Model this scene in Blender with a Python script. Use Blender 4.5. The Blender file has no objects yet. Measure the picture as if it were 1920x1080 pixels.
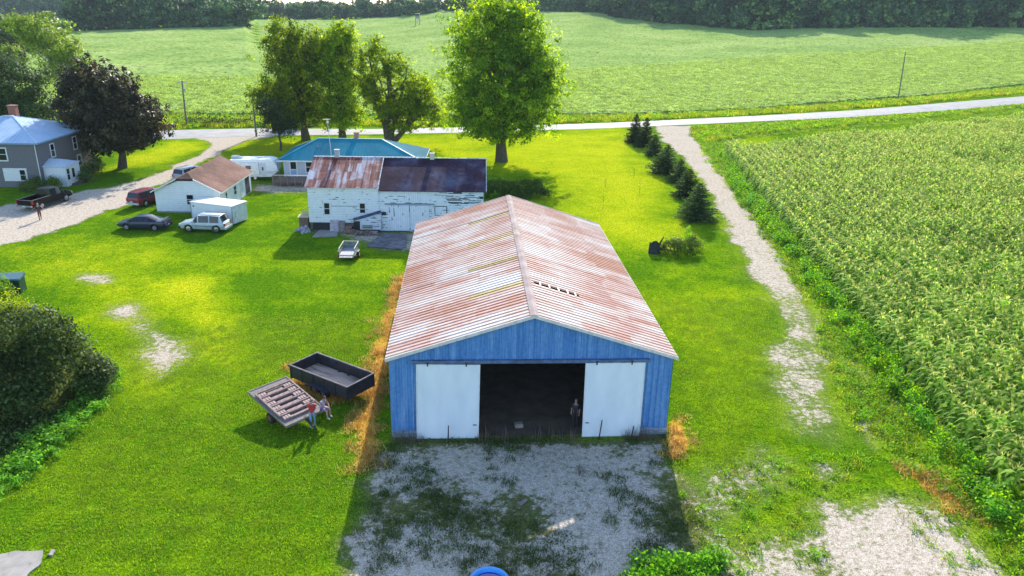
import bpy, math, random
import numpy as np
from mathutils import Vector, Matrix
R = math.radians
rng = np.random.default_rng(7)
random.seed(7)
SC = bpy.context.scene
COL = SC.collection

# ---------------------------------------------------------------- camera
FP, PITCH, ROLL, HC = 1425.0, R(20.44), R(1.2), 21.6
_F = np.array([0, math.cos(PITCH), -math.sin(PITCH)])
_U = np.array([0, math.sin(PITCH), math.cos(PITCH)])
_X = np.array([1.0, 0, 0])
_RC = _X*math.cos(ROLL) + _U*math.sin(ROLL)
_UC = -_X*math.sin(ROLL) + _U*math.cos(ROLL)
cd = bpy.data.cameras.new('camera'); cam = bpy.data.objects.new('camera', cd); COL.objects.link(cam)
cd.sensor_width = 36; cd.lens = FP/1920*36; cd.clip_start = .1; cd.clip_end = 20000
m = Matrix.Identity(4)
for i in range(3):
    m[i][0], m[i][1], m[i][2] = _RC[i], _UC[i], -_F[i]
m[2][3] = HC
cam.matrix_world = m
SC.camera = cam

# ---------------------------------------------------------------- sun, sky, exposure
SUN_AZ, SUN_EL = R(4.0), R(26.5)           # azimuth clockwise from +Y
wd = bpy.data.worlds.new('World'); SC.world = wd; wd.use_nodes = True
nt = wd.node_tree; nt.nodes.clear()
sky = nt.nodes.new('ShaderNodeTexSky'); sky.sky_type = 'NISHITA'; sky.sun_disc = False
sky.sun_elevation = SUN_EL; sky.sun_rotation = SUN_AZ; sky.air_density = 1.0; sky.dust_density = .6; sky.ozone_density = 2.5
bg = nt.nodes.new('ShaderNodeBackground'); bg.inputs[1].default_value = .15
wo = nt.nodes.new('ShaderNodeOutputWorld')
nt.links.new(sky.outputs[0], bg.inputs[0]); nt.links.new(bg.outputs[0], wo.inputs[0])
sl = bpy.data.lights.new('sun', 'SUN'); sl.energy = 3.7; sl.angle = R(.5); sl.color = (1, .93, .80)
so = bpy.data.objects.new('sun', sl); COL.objects.link(so)
sd = Vector((math.sin(SUN_AZ)*math.cos(SUN_EL), math.cos(SUN_AZ)*math.cos(SUN_EL), math.sin(SUN_EL)))
so.rotation_euler = sd.to_track_quat('Z', 'Y').to_euler(); so.location = (0, 0, 60)
SC.view_settings.view_transform = 'Standard'; SC.view_settings.look = 'None'
SC.view_settings.gamma = 1; SC.view_settings.exposure = 1.4

# ---------------------------------------------------------------- helpers
def ray(x, y):
    dx, dy = x-960, y-540
    u = dx*math.cos(ROLL)+dy*math.sin(ROLL); v = -dx*math.sin(ROLL)+dy*math.cos(ROLL)
    return _X*u + _F*FP - _U*v
def at(x, y, z=0.0):
    d = ray(x, y); t = (z-HC)/d[2]; return (d[0]*t, d[1]*t)
def atY(x, y, Y):
    d = ray(x, y); t = Y/d[1]; return (d[0]*t, Y, HC+d[2]*t)

def tag(o, label=None, cat=None, group=None, kind=None):
    if label: o['label'] = label
    if cat: o['category'] = cat
    if group: o['group'] = group
    if kind: o['kind'] = kind
    return o
def thing(name, label, cat, loc=(0, 0, 0), rz=0, group=None):
    o = bpy.data.objects.new(name, None); o.empty_display_size = .3; COL.objects.link(o)
    o.location = loc if len(loc) == 3 else (loc[0], loc[1], 0); o.rotation_euler = (0, 0, rz)
    return tag(o, label, cat, group)
def dup(o, parent=None):
    c = o.copy(); COL.objects.link(c)
    if parent: c.parent = parent
    for ch in list(o.children): dup(ch, c)
    return c

def fast_mesh(name, V, Fc, mats, smooth=False, attrs=None, midx=None):
    """V (n,3), Fc (m,k) index array"""
    me = bpy.data.meshes.new(name)
    V = np.asarray(V, np.float32); Fc = np.asarray(Fc, np.int32)
    me.vertices.add(len(V)); me.vertices.foreach_set('co', V.ravel())
    k = Fc.shape[1]
    me.loops.add(Fc.size); me.loops.foreach_set('vertex_index', Fc.ravel())
    me.polygons.add(len(Fc)); me.polygons.foreach_set('loop_start', np.arange(0, Fc.size, k, dtype=np.int32))
    try: me.polygons.foreach_set('loop_total', np.full(len(Fc), k, np.int32))
    except Exception: pass
    if midx is not None: me.polygons.foreach_set('material_index', np.asarray(midx, np.int32))
    me.polygons.foreach_set('use_smooth', np.full(len(Fc), smooth, bool))
    for a, val in (attrs or {}).items():
        at_ = me.attributes.new(a, 'FLOAT', 'POINT'); at_.data.foreach_set('value', np.asarray(val, np.float32))
    for mt in (mats if isinstance(mats, (list, tuple)) else [mats]): me.materials.append(mt)
    me.update(calc_edges=True)
    return me
def mobj(name, me, parent=None, loc=None):
    o = bpy.data.objects.new(name, me); COL.objects.link(o)
    if parent: o.parent = parent
    if loc: o.location = loc
    return o

class MB:
    def __init__(s): s.v = []; s.f = []; s.m = []
    def add(s, vs, fs, mi=0):
        b = len(s.v); s.v += [tuple(v) for v in vs]; s.f += [tuple(i+b for i in f) for f in fs]; s.m += [mi]*len(fs); return s
    def box(s, x0, x1, y0, y1, z0, z1, mi=0, M=None):
        vs = [Vector((x, y, z)) for z in (z0, z1) for y in (y0, y1) for x in (x0, x1)]
        if M: vs = [M @ v for v in vs]
        return s.add(vs, [(0, 2, 3, 1), (4, 5, 7, 6), (0, 1, 5, 4), (2, 6, 7, 3), (0, 4, 6, 2), (1, 3, 7, 5)], mi)
    def bar(s, a, b, w, h=None, mi=0, up=(0, 0, 1)):
        a, b = Vector(a), Vector(b); h = h or w; d = (b-a).normalized(); u = Vector(up)
        if abs(d.dot(u)) > .98: u = Vector((0, 1, 0))
        r = d.cross(u).normalized()*w/2; t = r.cross(d).normalized()*h/2
        vs = [p+x*r+y*t for p in (a, b) for x, y in ((-1, -1), (1, -1), (1, 1), (-1, 1))]
        return s.add(vs, [(0, 1, 2, 3), (7, 6, 5, 4), (0, 4, 5, 1), (1, 5, 6, 2), (2, 6, 7, 3), (3, 7, 4, 0)], mi)
    def tube(s, pts, rad, n=8, mi=0, caps=True):
        pts = [Vector(p) for p in pts]; rad = rad if isinstance(rad, (list, tuple)) else [rad]*len(pts); vs = []; 
        ref = Vector((.3, .9, .1))
        for i, p in enumerate(pts):
            d = (pts[min(i+1, len(pts)-1)]-pts[max(i-1, 0)]).normalized()
            a = d.cross(ref)
            if a.length < .05: a = d.cross(Vector((1, 0, 0)))
            a.normalize(); b = d.cross(a)
            for k in range(n):
                t = 2*math.pi*k/n; vs.append(p+rad[i]*(math.cos(t)*a+math.sin(t)*b))
        fs = [(i*n+k, i*n+(k+1) % n, (i+1)*n+(k+1) % n, (i+1)*n+k) for i in range(len(pts)-1) for k in range(n)]
        if caps: fs += [tuple(range(n-1, -1, -1)), tuple((len(pts)-1)*n+k for k in range(n))]
        return s.add(vs, fs, mi)
    def prism(s, poly, a, b, axis='x', mi=0):
        """poly in the two other axes, extruded from a to b along axis"""
        n = len(poly)
        def P(c, q):
            return (c, q[0], q[1]) if axis == 'x' else (q[0], c, q[1]) if axis == 'y' else (q[0], q[1], c)
        vs = [P(a, q) for q in poly]+[P(b, q) for q in poly]
        fs = [tuple(range(n)), tuple(range(2*n-1, n-1, -1))]+[(i, (i+1) % n, n+(i+1) % n, n+i) for i in range(n)]
        return s.add(vs, fs, mi)
    def ell(s, c, r, n=10, mi=0, M=None):
        vs = []; k = n//2
        for i in range(k+1):
            ph = math.pi*i/k
            for j in range(n):
                t = 2*math.pi*j/n; v = Vector((r[0]*math.sin(ph)*math.cos(t), r[1]*math.sin(ph)*math.sin(t), r[2]*math.cos(ph)))
                if M: v = M @ v
                vs.append(Vector(c)+v)
        fs = [(i*n+j, (i+1)*n+j, (i+1)*n+(j+1) % n, i*n+(j+1) % n) for i in range(k) for j in range(n)]
        return s.add(vs, fs, mi)
    def build(s, name, mats, parent=None, smooth=False, recalc=True):
        me = bpy.data.meshes.new(name); me.from_pydata(s.v, [], s.f)
        for mt in (mats if isinstance(mats, (list, tuple)) else [mats]): me.materials.append(mt)
        me.polygons.foreach_set('material_index', s.m)
        if recalc:
            import bmesh
            b = bmesh.new(); b.from_mesh(me); bmesh.ops.recalc_face_normals(b, faces=b.faces[:]); b.to_mesh(me); b.free()
        if smooth:
            me.polygons.foreach_set('use_smooth', [True]*len(me.polygons)); me.set_sharp_from_angle(angle=R(38))
        me.update(); return mobj(name, me, parent)

def boxes(name, mt, parent, lst):
    m_ = MB()
    for q in lst: m_.box(*q)
    return m_.build(name, mt, parent)
# ---------------------------------------------------------------- materials
def nodes(name):
    mt = bpy.data.materials.new(name); mt.use_nodes = True; t = mt.node_tree
    t.nodes.clear(); o = t.nodes.new('ShaderNodeOutputMaterial'); p = t.nodes.new('ShaderNodeBsdfPrincipled')
    t.links.new(p.outputs[0], o.inputs[0]); return mt, t, p, o
def N(t, typ, **kw):
    n = t.nodes.new(typ)
    for k, v in kw.items():
        if k in n.inputs: n.inputs[k].default_value = v
        else: setattr(n, k, v)
    return n
def ramp(t, src, stops, interp='LINEAR'):
    r = t.nodes.new('ShaderNodeValToRGB'); r.color_ramp.interpolation = interp; e = r.color_ramp.elements
    while len(e) < len(stops): e.new(.5)
    for i, (p, c) in enumerate(stops):
        e[i].position = p; e[i].color = (c if isinstance(c, (tuple, list)) else (c, c, c)) + ((1,) if not isinstance(c, (tuple, list)) or len(c) == 3 else ())
    t.links.new(src, r.inputs[0]); return r
def noise(t, vec, scale, detail=4, rough=.55, dist=0):
    n = t.nodes.new('ShaderNodeTexNoise'); n.inputs['Scale'].default_value = scale; n.inputs['Detail'].default_value = detail
    n.inputs['Roughness'].default_value = rough; n.inputs['Distortion'].default_value = dist
    if vec is not None: t.links.new(vec, n.inputs['Vector'])
    return n
def mapping(t, vec, sc=(1, 1, 1), loc=(0, 0, 0)):
    n = t.nodes.new('ShaderNodeMapping'); n.inputs['Scale'].default_value = sc; n.inputs['Location'].default_value = loc
    t.links.new(vec, n.inputs[0]); return n.outputs[0]
def mixc(t, fac, a, b, mode='MIX'):
    n = t.nodes.new('ShaderNodeMix'); n.data_type = 'RGBA'; n.blend_type = mode
    for s, v in ((0, fac), (6, a), (7, b)):
        if isinstance(v, bpy.types.NodeSocket): t.links.new(v, n.inputs[s])
        elif s == 0: n.inputs[0].default_value = v
        else: n.inputs[s].default_value = (*v, 1)
    return n.outputs[2]
def math_(t, op, a, b=None, c=None, clamp=False):
    n = t.nodes.new('ShaderNodeMath'); n.operation = op; n.use_clamp = clamp
    for i, v in enumerate((a, b, c)):
        if v is None: continue
        if isinstance(v, bpy.types.NodeSocket): t.links.new(v, n.inputs[i])
        else: n.inputs[i].default_value = v
    return n.outputs[0]
def bump(t, p, h, strength=.5, dist=.05):
    b = t.nodes.new('ShaderNodeBump'); b.inputs['Strength'].default_value = strength; b.inputs['Distance'].default_value = dist
    t.links.new(h, b.inputs['Height']); t.links.new(b.outputs[0], p.inputs['Normal'])
_mc = {}
def paint(name, c, c2=None, rough=.6, metal=0, scale=3, bmp=0, stretch=(1, 1, 1), lo=.35, hi=.65, spec=.5):
    """plain surface with a noise mottling between two colours"""
    if name in _mc: return _mc[name]
    mt, t, p, o = nodes(name); c2 = c2 or tuple(x*.75 for x in c)
    tc = t.nodes.new('ShaderNodeTexCoord'); v = mapping(t, tc.outputs['Object'], stretch)
    n = noise(t, v, scale, 6, .6); r = ramp(t, n.outputs[0], [(lo, c2), (hi, c)])
    t.links.new(r.outputs[0], p.inputs['Base Color']); p.inputs['Roughness'].default_value = rough; p.inputs['Metallic'].default_value = metal
    p.inputs['Specular IOR Level'].default_value = spec
    if bmp: bump(t, p, n.outputs[0], bmp, .03)
    _mc[name] = mt; return mt
def glass_mat():
    mt, t, p, o = nodes('window glass'); p.inputs['Base Color'].default_value = (.012, .016, .022, 1); p.inputs['Roughness'].default_value = .08
    return mt
GLASS = glass_mat()
WHITE = paint('white trim', (.72, .72, .72), (.6, .6, .6), .6, scale=6)
BLACK = paint('black rubber', (.02, .02, .02), (.012, .012, .012), .7)
CHROME = paint('bright metal', (.6, .6, .6), (.45, .45, .45), .25, metal=1)
WOODGREY = paint('weathered wood', (.29, .235, .2), (.14, .11, .1), .85, scale=2, stretch=(1, 8, 8), bmp=.3)
DARKWOOD = paint('dark wood', (.05, .045, .045), (.02, .018, .02), .85, scale=4, bmp=.3)
CONC = paint('concrete', (.33, .30, .27), (.24, .22, .2), .9, scale=2, bmp=.2)

def leafmat(name, cs, trans=.4, tcol=None, rough=.6, spec=.12):
    mt, t, p, o = nodes(name)
    a = t.nodes.new('ShaderNodeAttribute'); a.attribute_name = 'rnd'
    st = [(i/(len(cs)-1) if len(cs) > 1 else 0, c) for i, c in enumerate(cs)]
    r = ramp(t, a.outputs['Fac'], st)
    oi = t.nodes.new('ShaderNodeObjectInfo')
    v = math_(t, 'MULTIPLY_ADD', oi.outputs['Random'], .75, .65)
    hv = t.nodes.new('ShaderNodeHueSaturation'); t.links.new(r.outputs[0], hv.inputs['Color']); t.links.new(v, hv.inputs['Value'])
    p.inputs['Roughness'].default_value = rough; p.inputs['Specular IOR Level'].default_value = spec
    t.links.new(hv.outputs[0], p.inputs['Base Color'])
    tr = t.nodes.new('ShaderNodeBsdfTranslucent')
    k = tcol or (1.7, 1.6, .5)
    tm_ = mixc(t, 1.0, hv.outputs[0], k, 'MULTIPLY'); t.links.new(tm_, tr.inputs['Color'])
    mx = t.nodes.new('ShaderNodeMixShader'); mx.inputs[0].default_value = trans
    t.links.new(p.outputs[0], mx.inputs[1]); t.links.new(tr.outputs[0], mx.inputs[2]); t.links.new(mx.outputs[0], o.inputs[0])
    return mt

# ---------------------------------------------------------------- terrain height
# (pixel x, pixel y, distance) along the foot of the far woods; the ground climbs gently towards it
CTRL = [(-500, 75, 430), (0, 66, 430), (150, 60, 440), (300, 54, 450), (460, 50, 470), (480, 38, 640), (560, 38, 660), (640, 38, 670), (760, 32, 660),
        (840, 22, 640), (900, 22, 630), (1010, 22, 620), (1120, 24, 600), (1170, 36, 560), (1250, 43, 520), (1330, 51, 480), (1400, 58, 450), (1500, 53, 455),
        (1700, 53, 450), (1920, 55, 440), (2500, 66, 430)]
_T = np.array([ray(a, b)[0]/ray(a, b)[1] for a, b, d in CTRL]); _D = np.array([float(d) for a, b, d in CTRL])
_Z = np.array([HC + ray(a, b)[2]/ray(a, b)[1]*d for a, b, d in CTRL])
def terrain(X, Y):
    X = np.asarray(X, float); Y = np.asarray(Y, float); t = X/np.maximum(Y, 1)
    zs = 0; w = 0
    Dt = np.interp(t, _T, _D); Zt = np.interp(t, _T, _Z)
    s = np.clip((Y-165)/(Dt-165), 0, 4); up = Zt*np.clip(s, 0, 1)**1.45
    up = up*(1-np.clip((s-1.22)/.8, 0, 1))
    und = .35*np.sin(X*.021+1.3)*np.sin(Y*.017+.4)*np.clip((Y-190)/120, 0, 1)
    return up + und
def tz(x, y): return float(terrain(x, y))

# polygons traced on the ground, px -> metres
def gp(pts): return np.array([at(*p) for p in pts])
def sdist(P, X, Y):
    """signed distance (positive inside)"""
    n = len(P); d = np.full(X.shape, 1e9); ins = np.zeros(X.shape, bool)
    for i in range(n):
        a, b = P[i], P[(i+1) % n]; ex, ey = b-a; L = ex*ex+ey*ey+1e-9
        h = np.clip(((X-a[0])*ex+(Y-a[1])*ey)/L, 0, 1)
        d = np.minimum(d, np.hypot(X-a[0]-h*ex, Y-a[1]-h*ey))
        c = (a[1] > Y) != (b[1] > Y)
        ins ^= c & (X < (b[0]-a[0])*(Y-a[1])/((b[1]-a[1]) or 1e-9)+a[0])
    return np.where(ins, d, -d)
def mask(px, X, Y, feather=.5):
    return np.clip(sdist(gp(px), X, Y)/(2*feather)+.5, 0, 1)
def vnoise(X, Y, s, seed=0):
    """cheap value noise 0..1"""
    r = np.random.default_rng(seed); G = r.random((256, 256)); x = X/s; y = Y/s
    xi = np.floor(x).astype(int); yi = np.floor(y).astype(int); fx = x-xi; fy = y-yi; fx = fx*fx*(3-2*fx); fy = fy*fy*(3-2*fy)
    g = lambda i, j: G[i % 256, j % 256]
    return (g(xi, yi)*(1-fx)+g(xi+1, yi)*fx)*(1-fy)+(g(xi, yi+1)*(1-fx)+g(xi+1, yi+1)*fx)*fy
def fbm(X, Y, s, seed=0, o=4): return sum(vnoise(X, Y, s/2**k, seed+k)*.5**k for k in range(o))/sum(.5**k for k in range(o))

ROAD_N = [(-300, 246), (0, 246), (200, 245), (320, 244), (480, 241), (700, 242), (860, 239), (1060, 233), (1150, 230), (1350, 220.5), (1600, 208.5), (1760, 198), (1920, 188.5), (2300, 160)]
ROAD_S = [(-300, 266), (0, 266), (200, 264), (320, 261), (480, 255), (700, 252), (860, 249), (1060, 243), (1150, 240), (1350, 231), (1600, 219.5), (1760, 210), (1920, 199.5), (2300, 172)]
DRIVE = [(345, 252), (400, 268), (384, 286), (340, 305), (270, 338), (205, 352), (160, 356), (100, 375), (-80, 395), (-120, 480), (0, 462), (60, 443), (130, 425), (200, 398), (240, 384), (262, 368), (290, 352), (330, 330), (372, 308), (418, 284), (470, 262), (520, 254), (480, 248), (380, 247)]
LANE = [(1228, 236), (1240, 262), (1262, 278), (1284, 300), (1310, 330), (1338, 375), (1366, 425), (1392, 480), (1408, 520), (1440, 550), (1462, 590), (1480, 640), (1490, 690), (1497, 745), (1520, 790), (1556, 806), (1572, 770), (1548, 700), (1556, 640), (1522, 580), (1498, 540), (1478, 500), (1450, 450), (1412, 400), (1372, 350), (1340, 305), (1305, 268), (1292, 248), (1300, 236)]
YARD = [(735, 822), (700, 880), (672, 980), (640, 1120), (1120, 1120), (1240, 1120), (1330, 1075), (1312, 1010), (1290, 940), (1262, 870), (1250, 820)]
EASTG = [(1262, 880), (1300, 930), (1330, 900), (1410, 850), (1470, 870), (1480, 905), (1400, 930), (1330, 985), (1350, 1010), (1440, 985), (1480, 1000), (1520, 950), (1560, 930), (1600, 955), (1680, 935), (1745, 945), (1800, 1000), (1860, 1060), (1900, 1130), (1300, 1130), (1290, 980)]
DIRTS = [([(140, 522), (160, 514), (215, 512), (205, 526), (160, 532)], .35), ([(202, 578), (240, 570), (268, 578), (262, 594), (232, 600), (212, 594)], .4),
         ([(262, 632), (300, 628), (345, 640), (356, 668), (330, 690), (296, 712), (268, 690)], .6), ([(240, 596), (262, 592), (300, 630), (262, 640)], .6),
         ([(0, 1040), (78, 1034), (74, 1062), (50, 1085), (0, 1090)], .08), ([(560, 430), (600, 430), (730, 470), (800, 470), (800, 436), (700, 437)], .6),
         ([(470, 345), (590, 345), (590, 362), (480, 360)], .6), ([(1360, 250), (1390, 256), (1370, 268), (1340, 262)], .6), ([(1535, 880), (1560, 872), (1578, 890), (1560, 905)], .4),
         ([(1620, 770), (1660, 800), (1640, 830), (1610, 800)], .5), ([(1440, 650), (1485, 640), (1560, 760), (1530, 812), (1480, 800), (1450, 730)], .7), ([(1540, 590), (1640, 690), (1720, 790), (1650, 770), (1570, 690)], .8), ([(1760, 760), (1800, 800), (1860, 900), (1925, 990), (1900, 990), (1840, 900), (1780, 810)], .3)]
DEADP = [([(742, 520), (760, 515), (728, 700), (700, 780), (706, 880), (668, 880), (655, 800), (690, 740), (690, 690), (722, 600)], .55),
         ([(1262, 780), (1280, 800), (1292, 850), (1262, 855), (1250, 822)], .3), ([(700, 700), (680, 742), (610, 760), (560, 730), (540, 690), (560, 690), (640, 745)], .5),
         ([(1700, 880), (1760, 890), (1850, 960), (1840, 990), (1740, 920)], .5)]
# lighter, drier sweeps of lawn (pixel polygons, weight)
DRYP = [([(250, 520), (400, 520), (440, 600), (420, 690), (360, 640), (330, 570)], .9, 2.0), ([(440, 262), (1180, 245), (1240, 330), (1280, 470), (1150, 470), (1060, 420), (1010, 330), (930, 330), (780, 300), (400, 300)], .75, 5),
        ([(320, 262), (390, 266), (330, 300), (200, 320), (160, 330)], .7, 2), ([(0, 440), (760, 470), (760, 520), (0, 520)], .35, 3),
        ([(1160, 420), (1440, 560), (1500, 800), (1300, 880), (1280, 640)], .22, 4), ([(350, 645), (430, 640), (520, 680), (560, 760), (470, 700)], .15, 2), ([(140, 645), (215, 655), (218, 690), (160, 668)], .7, .7),
        ([(1300, 240), (1460, 240), (1450, 470), (1560, 620), (1700, 820), (1560, 800), (1480, 640), (1380, 470), (1290, 320)], .3, 2), ([(1150, 560), (1260, 640), (1290, 800), (1400, 800), (1380, 640), (1250, 520)], .35, 3),
        ([(300, 250), (800, 262), (1180, 236), (1180, 255), (700, 275), (300, 262)], .5, 2), ([(60, 470), (260, 440), (330, 640), (360, 760), (200, 720), (130, 560)], .5, 3)]

def axis(segs):
    out = [segs[0][0]]
    for a, b, s in segs:
        n = max(1, int(round((b-a)/s))); out += list(a+(b-a)*np.arange(1, n+1)/n)
    return np.array(out)
gx = axis([(-4000, -1000, 400), (-1000, -300, 40), (-300, -110, 8), (-110, -62, 1.2), (-62, 50, .3), (50, 110, 1.2), (110, 300, 8), (300, 1000, 40), (1000, 4000, 400)])
gy = axis([(-60, 14, 6), (14, 62, .3), (62, 100, .4), (100, 160, .7), (160, 240, 3), (240, 700, 10), (700, 1500, 40), (1500, 6000, 300)])
GX, GY = np.meshgrid(gx, gy); gX = GX.ravel(); gY = GY.ravel(); gZ = terrain(gX, gY)
near = (np.abs(gX) < 130) & (gY < 215) & (gY > 10)
def full(fn):
    o = np.zeros(gX.shape); o[near] = fn(gX[near], gY[near]); return o
nx, ny = gX[near], gY[near]
wob = (fbm(nx, ny, 3.0, 3)-.5)
jx = nx+(fbm(nx, ny, 2.2, 11)-.5)*2.0; jy = ny+(fbm(nx, ny, 2.2, 23)-.5)*2.0
road_px = ROAD_N+ROAD_S[::-1]
mdrive = mask(DRIVE, jx, jy, .5); mlane0 = mask(LANE, jx, jy, .45)
# the lane breaks up into stones and grass in its nearer half
lane_break = np.clip((ny-52)/18, 0, 1)
mlane = mlane0*(.52+.28*lane_break+(fbm(nx, ny, 2.0, 31)-.5)*(.9-.5*lane_break))
mlane = np.maximum(mlane, .45*mask(LANE, jx, jy, 2.2)*(1-.6*lane_break)*fbm(nx, ny, 1.5, 33)*1.4)
doorsoil = 1-.8*np.clip(1-np.abs(ny-(34.6+.06*(nx+6)))/(.5+.9*fbm(nx, ny, 1.5, 47)), 0, 1)
myard = doorsoil*mask(YARD, jx, jy, .8)*(.34+.46*np.clip((.60-fbm(nx, ny, 2.6, 41))*4.2+.45, 0, 1)+.55*(fbm(nx, ny, .8, 44)-.5))
meast = mask(EASTG, jx, jy, 1.0)*(.5+.34*np.clip((.55-fbm(nx, ny, 3.2, 43))*3.5+.3+np.clip((nx-14.5)/3, -.35, .6), 0, 1)+.5*(fbm(nx, ny, .9, 45)-.5))
mdirt = np.zeros(nx.shape)
for px, f in DIRTS: mdirt = np.maximum(mdirt, mask(px, jx, jy, f*1.8)*((.8+.7*(fbm(nx, ny, 1.1, 46)-.5)) if f > .1 else 0))
grav = np.zeros(gX.shape); grav[near] = np.clip(np.maximum.reduce([mdrive, mlane, myard, meast, mdirt*.85]), 0, 1)
dead = np.zeros(gX.shape)
dm = np.zeros(nx.shape)
for px, f in DEADP: dm = np.maximum(dm, mask(px, nx+(jx-nx)*.6, ny+(jy-ny)*.6, f))
for px, f in DIRTS[:4]+DIRTS[7:]: dm = np.maximum(dm, .38*mask(px, jx, jy, 2.4))
for P_ in (EASTG, LANE, [(-60, 440), (200, 425), (330, 430), (300, 480), (220, 530), (60, 520), (-60, 540)], [(130, 520), (260, 500), (330, 590), (360, 700), (300, 740), (220, 640)]): dm = np.maximum(dm, .33*mask(P_, jx, jy, 3.0))
dead[near] = dm
dry = np.full(gX.shape, .12)
dd = np.zeros(nx.shape)+.05+.03*np.sin(nx*3.6+.3*ny)*(nx > 6)+.03*np.sin(ny*4.1)*(nx < 0)
for px, w_, f in DRYP: dd = np.maximum(dd, mask(px, jx, jy, f)*w_)
dry[near] = np.clip(dd+.45*(fbm(nx, ny, 7, 61)-.5), 0, 1)
weedy = np.zeros(gX.shape)
WEEDBAND = [(1300, 236), (1480, 232), (1920, 203), (1920, 212), (1520, 246), (1365, 262), (1352, 290), (1500, 470), (1620, 610), (1750, 770), (1850, 890), (1940, 1000), (1940, 1100), (1880, 1060), (1760, 920), (1640, 820), (1570, 700), (1540, 600), (1480, 500), (1400, 390), (1330, 300)]
weedy[near] = mask(WEEDBAND, jx, jy, .5)
moss = np.zeros(gX.shape); moss[near] = np.clip(np.maximum(mask(YARD, jx, jy, .5), mask([(-300, 660), (60, 660), (150, 690), (195, 715), (185, 755), (100, 800), (20, 850), (-300, 900)], jx, jy, .4)), 0, 1)  # yard moss, plus shade painted as dark ground in yard and under bush

def ground_material():
    mt, t, p, o = nodes('lawn and gravel ground')
    g = t.nodes.new('ShaderNodeNewGeometry'); P = g.outputs['Position']
    A = lambda n: (lambda a: a.outputs['Fac'])(N(t, 'ShaderNodeAttribute', attribute_name=n))
    n1 = noise(t, P, 9, 4, .7); n2 = noise(t, P, .8, 5, .6); n3 = noise(t, mapping(t, P, (1, .35, 1)), 2.4, 4, .6); n4 = noise(t, P, 26, 3, .75)
    # mown grass: lush to dry
    n6 = noise(t, P, .16, 4, .6); n7 = noise(t, P, 3.6, 5, .7)
    f = math_(t, 'ADD', A('dry'), math_(t, 'MULTIPLY_ADD', n2.outputs[0], .7, -.35)); f = math_(t, 'ADD', f, math_(t, 'MULTIPLY_ADD', n3.outputs[0], .5, -.25)); f = math_(t, 'ADD', f, math_(t, 'MULTIPLY_ADD', n6.outputs[0], 1.1, -.55), clamp=True)
    gcol = ramp(t, f, [(0, (.07, .16, .004)), (.3, (.15, .25, .004)), (.65, (.28, .35, .006)), (1, (.39, .41, .01))])
    fine = ramp(t, n1.outputs[0], [(.34, .38), (.5, 1.0), (.66, 1.7)])
    gcol = mixc(t, 1.0, gcol.outputs[0], fine.outputs[0], 'MULTIPLY')
    fine2 = ramp(t, n4.outputs[0], [(.32, .5), (.5, 1.0), (.68, 1.5)]); fine3 = ramp(t, n7.outputs[0], [(.3, .55), (.5, 1.0), (.7, 1.4)])
    gcol = mixc(t, 1.0, mixc(t, 1.0, gcol, fine2.outputs[0], 'MULTIPLY'), fine3.outputs[0], 'MULTIPLY')
    wc = ramp(t, n7.outputs[0], [(.3, (.08, .17, .006)), (.5, (.2, .34, .008)), (.62, (.36, .4, .02)), (.75, (.38, .3, .12))])
    gcol = mixc(t, math_(t, 'MULTIPLY', A('weedy'), .8), gcol, wc.outputs[0])
    moss_shade_col = ramp(t, n7.outputs[0], [(.35, (.06, .045, .022)), (.5, (.075, .10, .02)), (.7, (.16, .2, .05))])  # moss colours, darkened to carry the shade
    gcol = mixc(t, A('moss'), gcol, mixc(t, 1.0, moss_shade_col.outputs[0], fine.outputs[0], 'MULTIPLY'))
    dc = ramp(t, n1.outputs[0], [(.3, (.3, .15, .02)), (.5, (.62, .34, .03)), (.7, (.7, .5, .16))])
    dfac = math_(t, 'MULTIPLY_ADD', n7.outputs[0], 1.6, -.8); dfac = math_(t, 'ADD', dfac, math_(t, 'MULTIPLY_ADD', n2.outputs[0], .6, -.3)); dfac = math_(t, 'MULTIPLY', math_(t, 'ADD', math_(t, 'SUBTRACT', A('dead'), .45), dfac), 3, clamp=True)
    gcol = mixc(t, dfac, gcol, dc.outputs[0])
    # crushed stone
    v = t.nodes.new('ShaderNodeTexVoronoi'); v.inputs['Scale'].default_value = 26; t.links.new(P, v.inputs['Vector'])
    st = ramp(t, v.outputs['Color'], [(0, (.24, .2, .155)), (.45, (.43, .375, .31)), (1, (.66, .59, .5))])
    st2 = ramp(t, n7.outputs[0], [(.3, (.6, .53, .45)), (.5, (1, .97, .94)), (.7, (1.15, 1.15, 1.15))])
    scol = mixc(t, 1, st.outputs[0], st2.outputs[0], 'MULTIPLY')
    n5 = noise(t, P, 2.6, 9, .78)
    gf = math_(t, 'ADD', A('grav'), math_(t, 'MULTIPLY_ADD', n5.outputs[0], 2.6, -1.3)); gf = math_(t, 'ADD', gf, math_(t, 'MULTIPLY_ADD', n4.outputs[0], .8, -.4)); gf = math_(t, 'MULTIPLY', math_(t, 'SUBTRACT', gf, .45), 5, clamp=True)
    gf = math_(t, 'MULTIPLY', gf, math_(t, 'MULTIPLY', A('grav'), 8, clamp=True))
    soil = mixc(t, math_(t, 'MULTIPLY', A('grav'), .75, clamp=True), gcol, (.2, .17, .09))
    col = mixc(t, gf, soil, scol)
    t.links.new(col, p.inputs['Base Color']); p.inputs['Roughness'].default_value = 1; p.inputs['Specular IOR Level'].default_value = 0
    h = math_(t, 'MULTIPLY_ADD', n1.outputs[0], 1.0, math_(t, 'MULTIPLY', n4.outputs[0], .5)); bump(t, p, h, .8, .07); bs = [n_ for n_ in t.nodes if n_.type == 'BUMP'][0]; t.links.new(math_(t, 'MULTIPLY_ADD', gf, -.6, .8), bs.inputs['Strength'])
    return mt
GROUND = ground_material()
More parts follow.
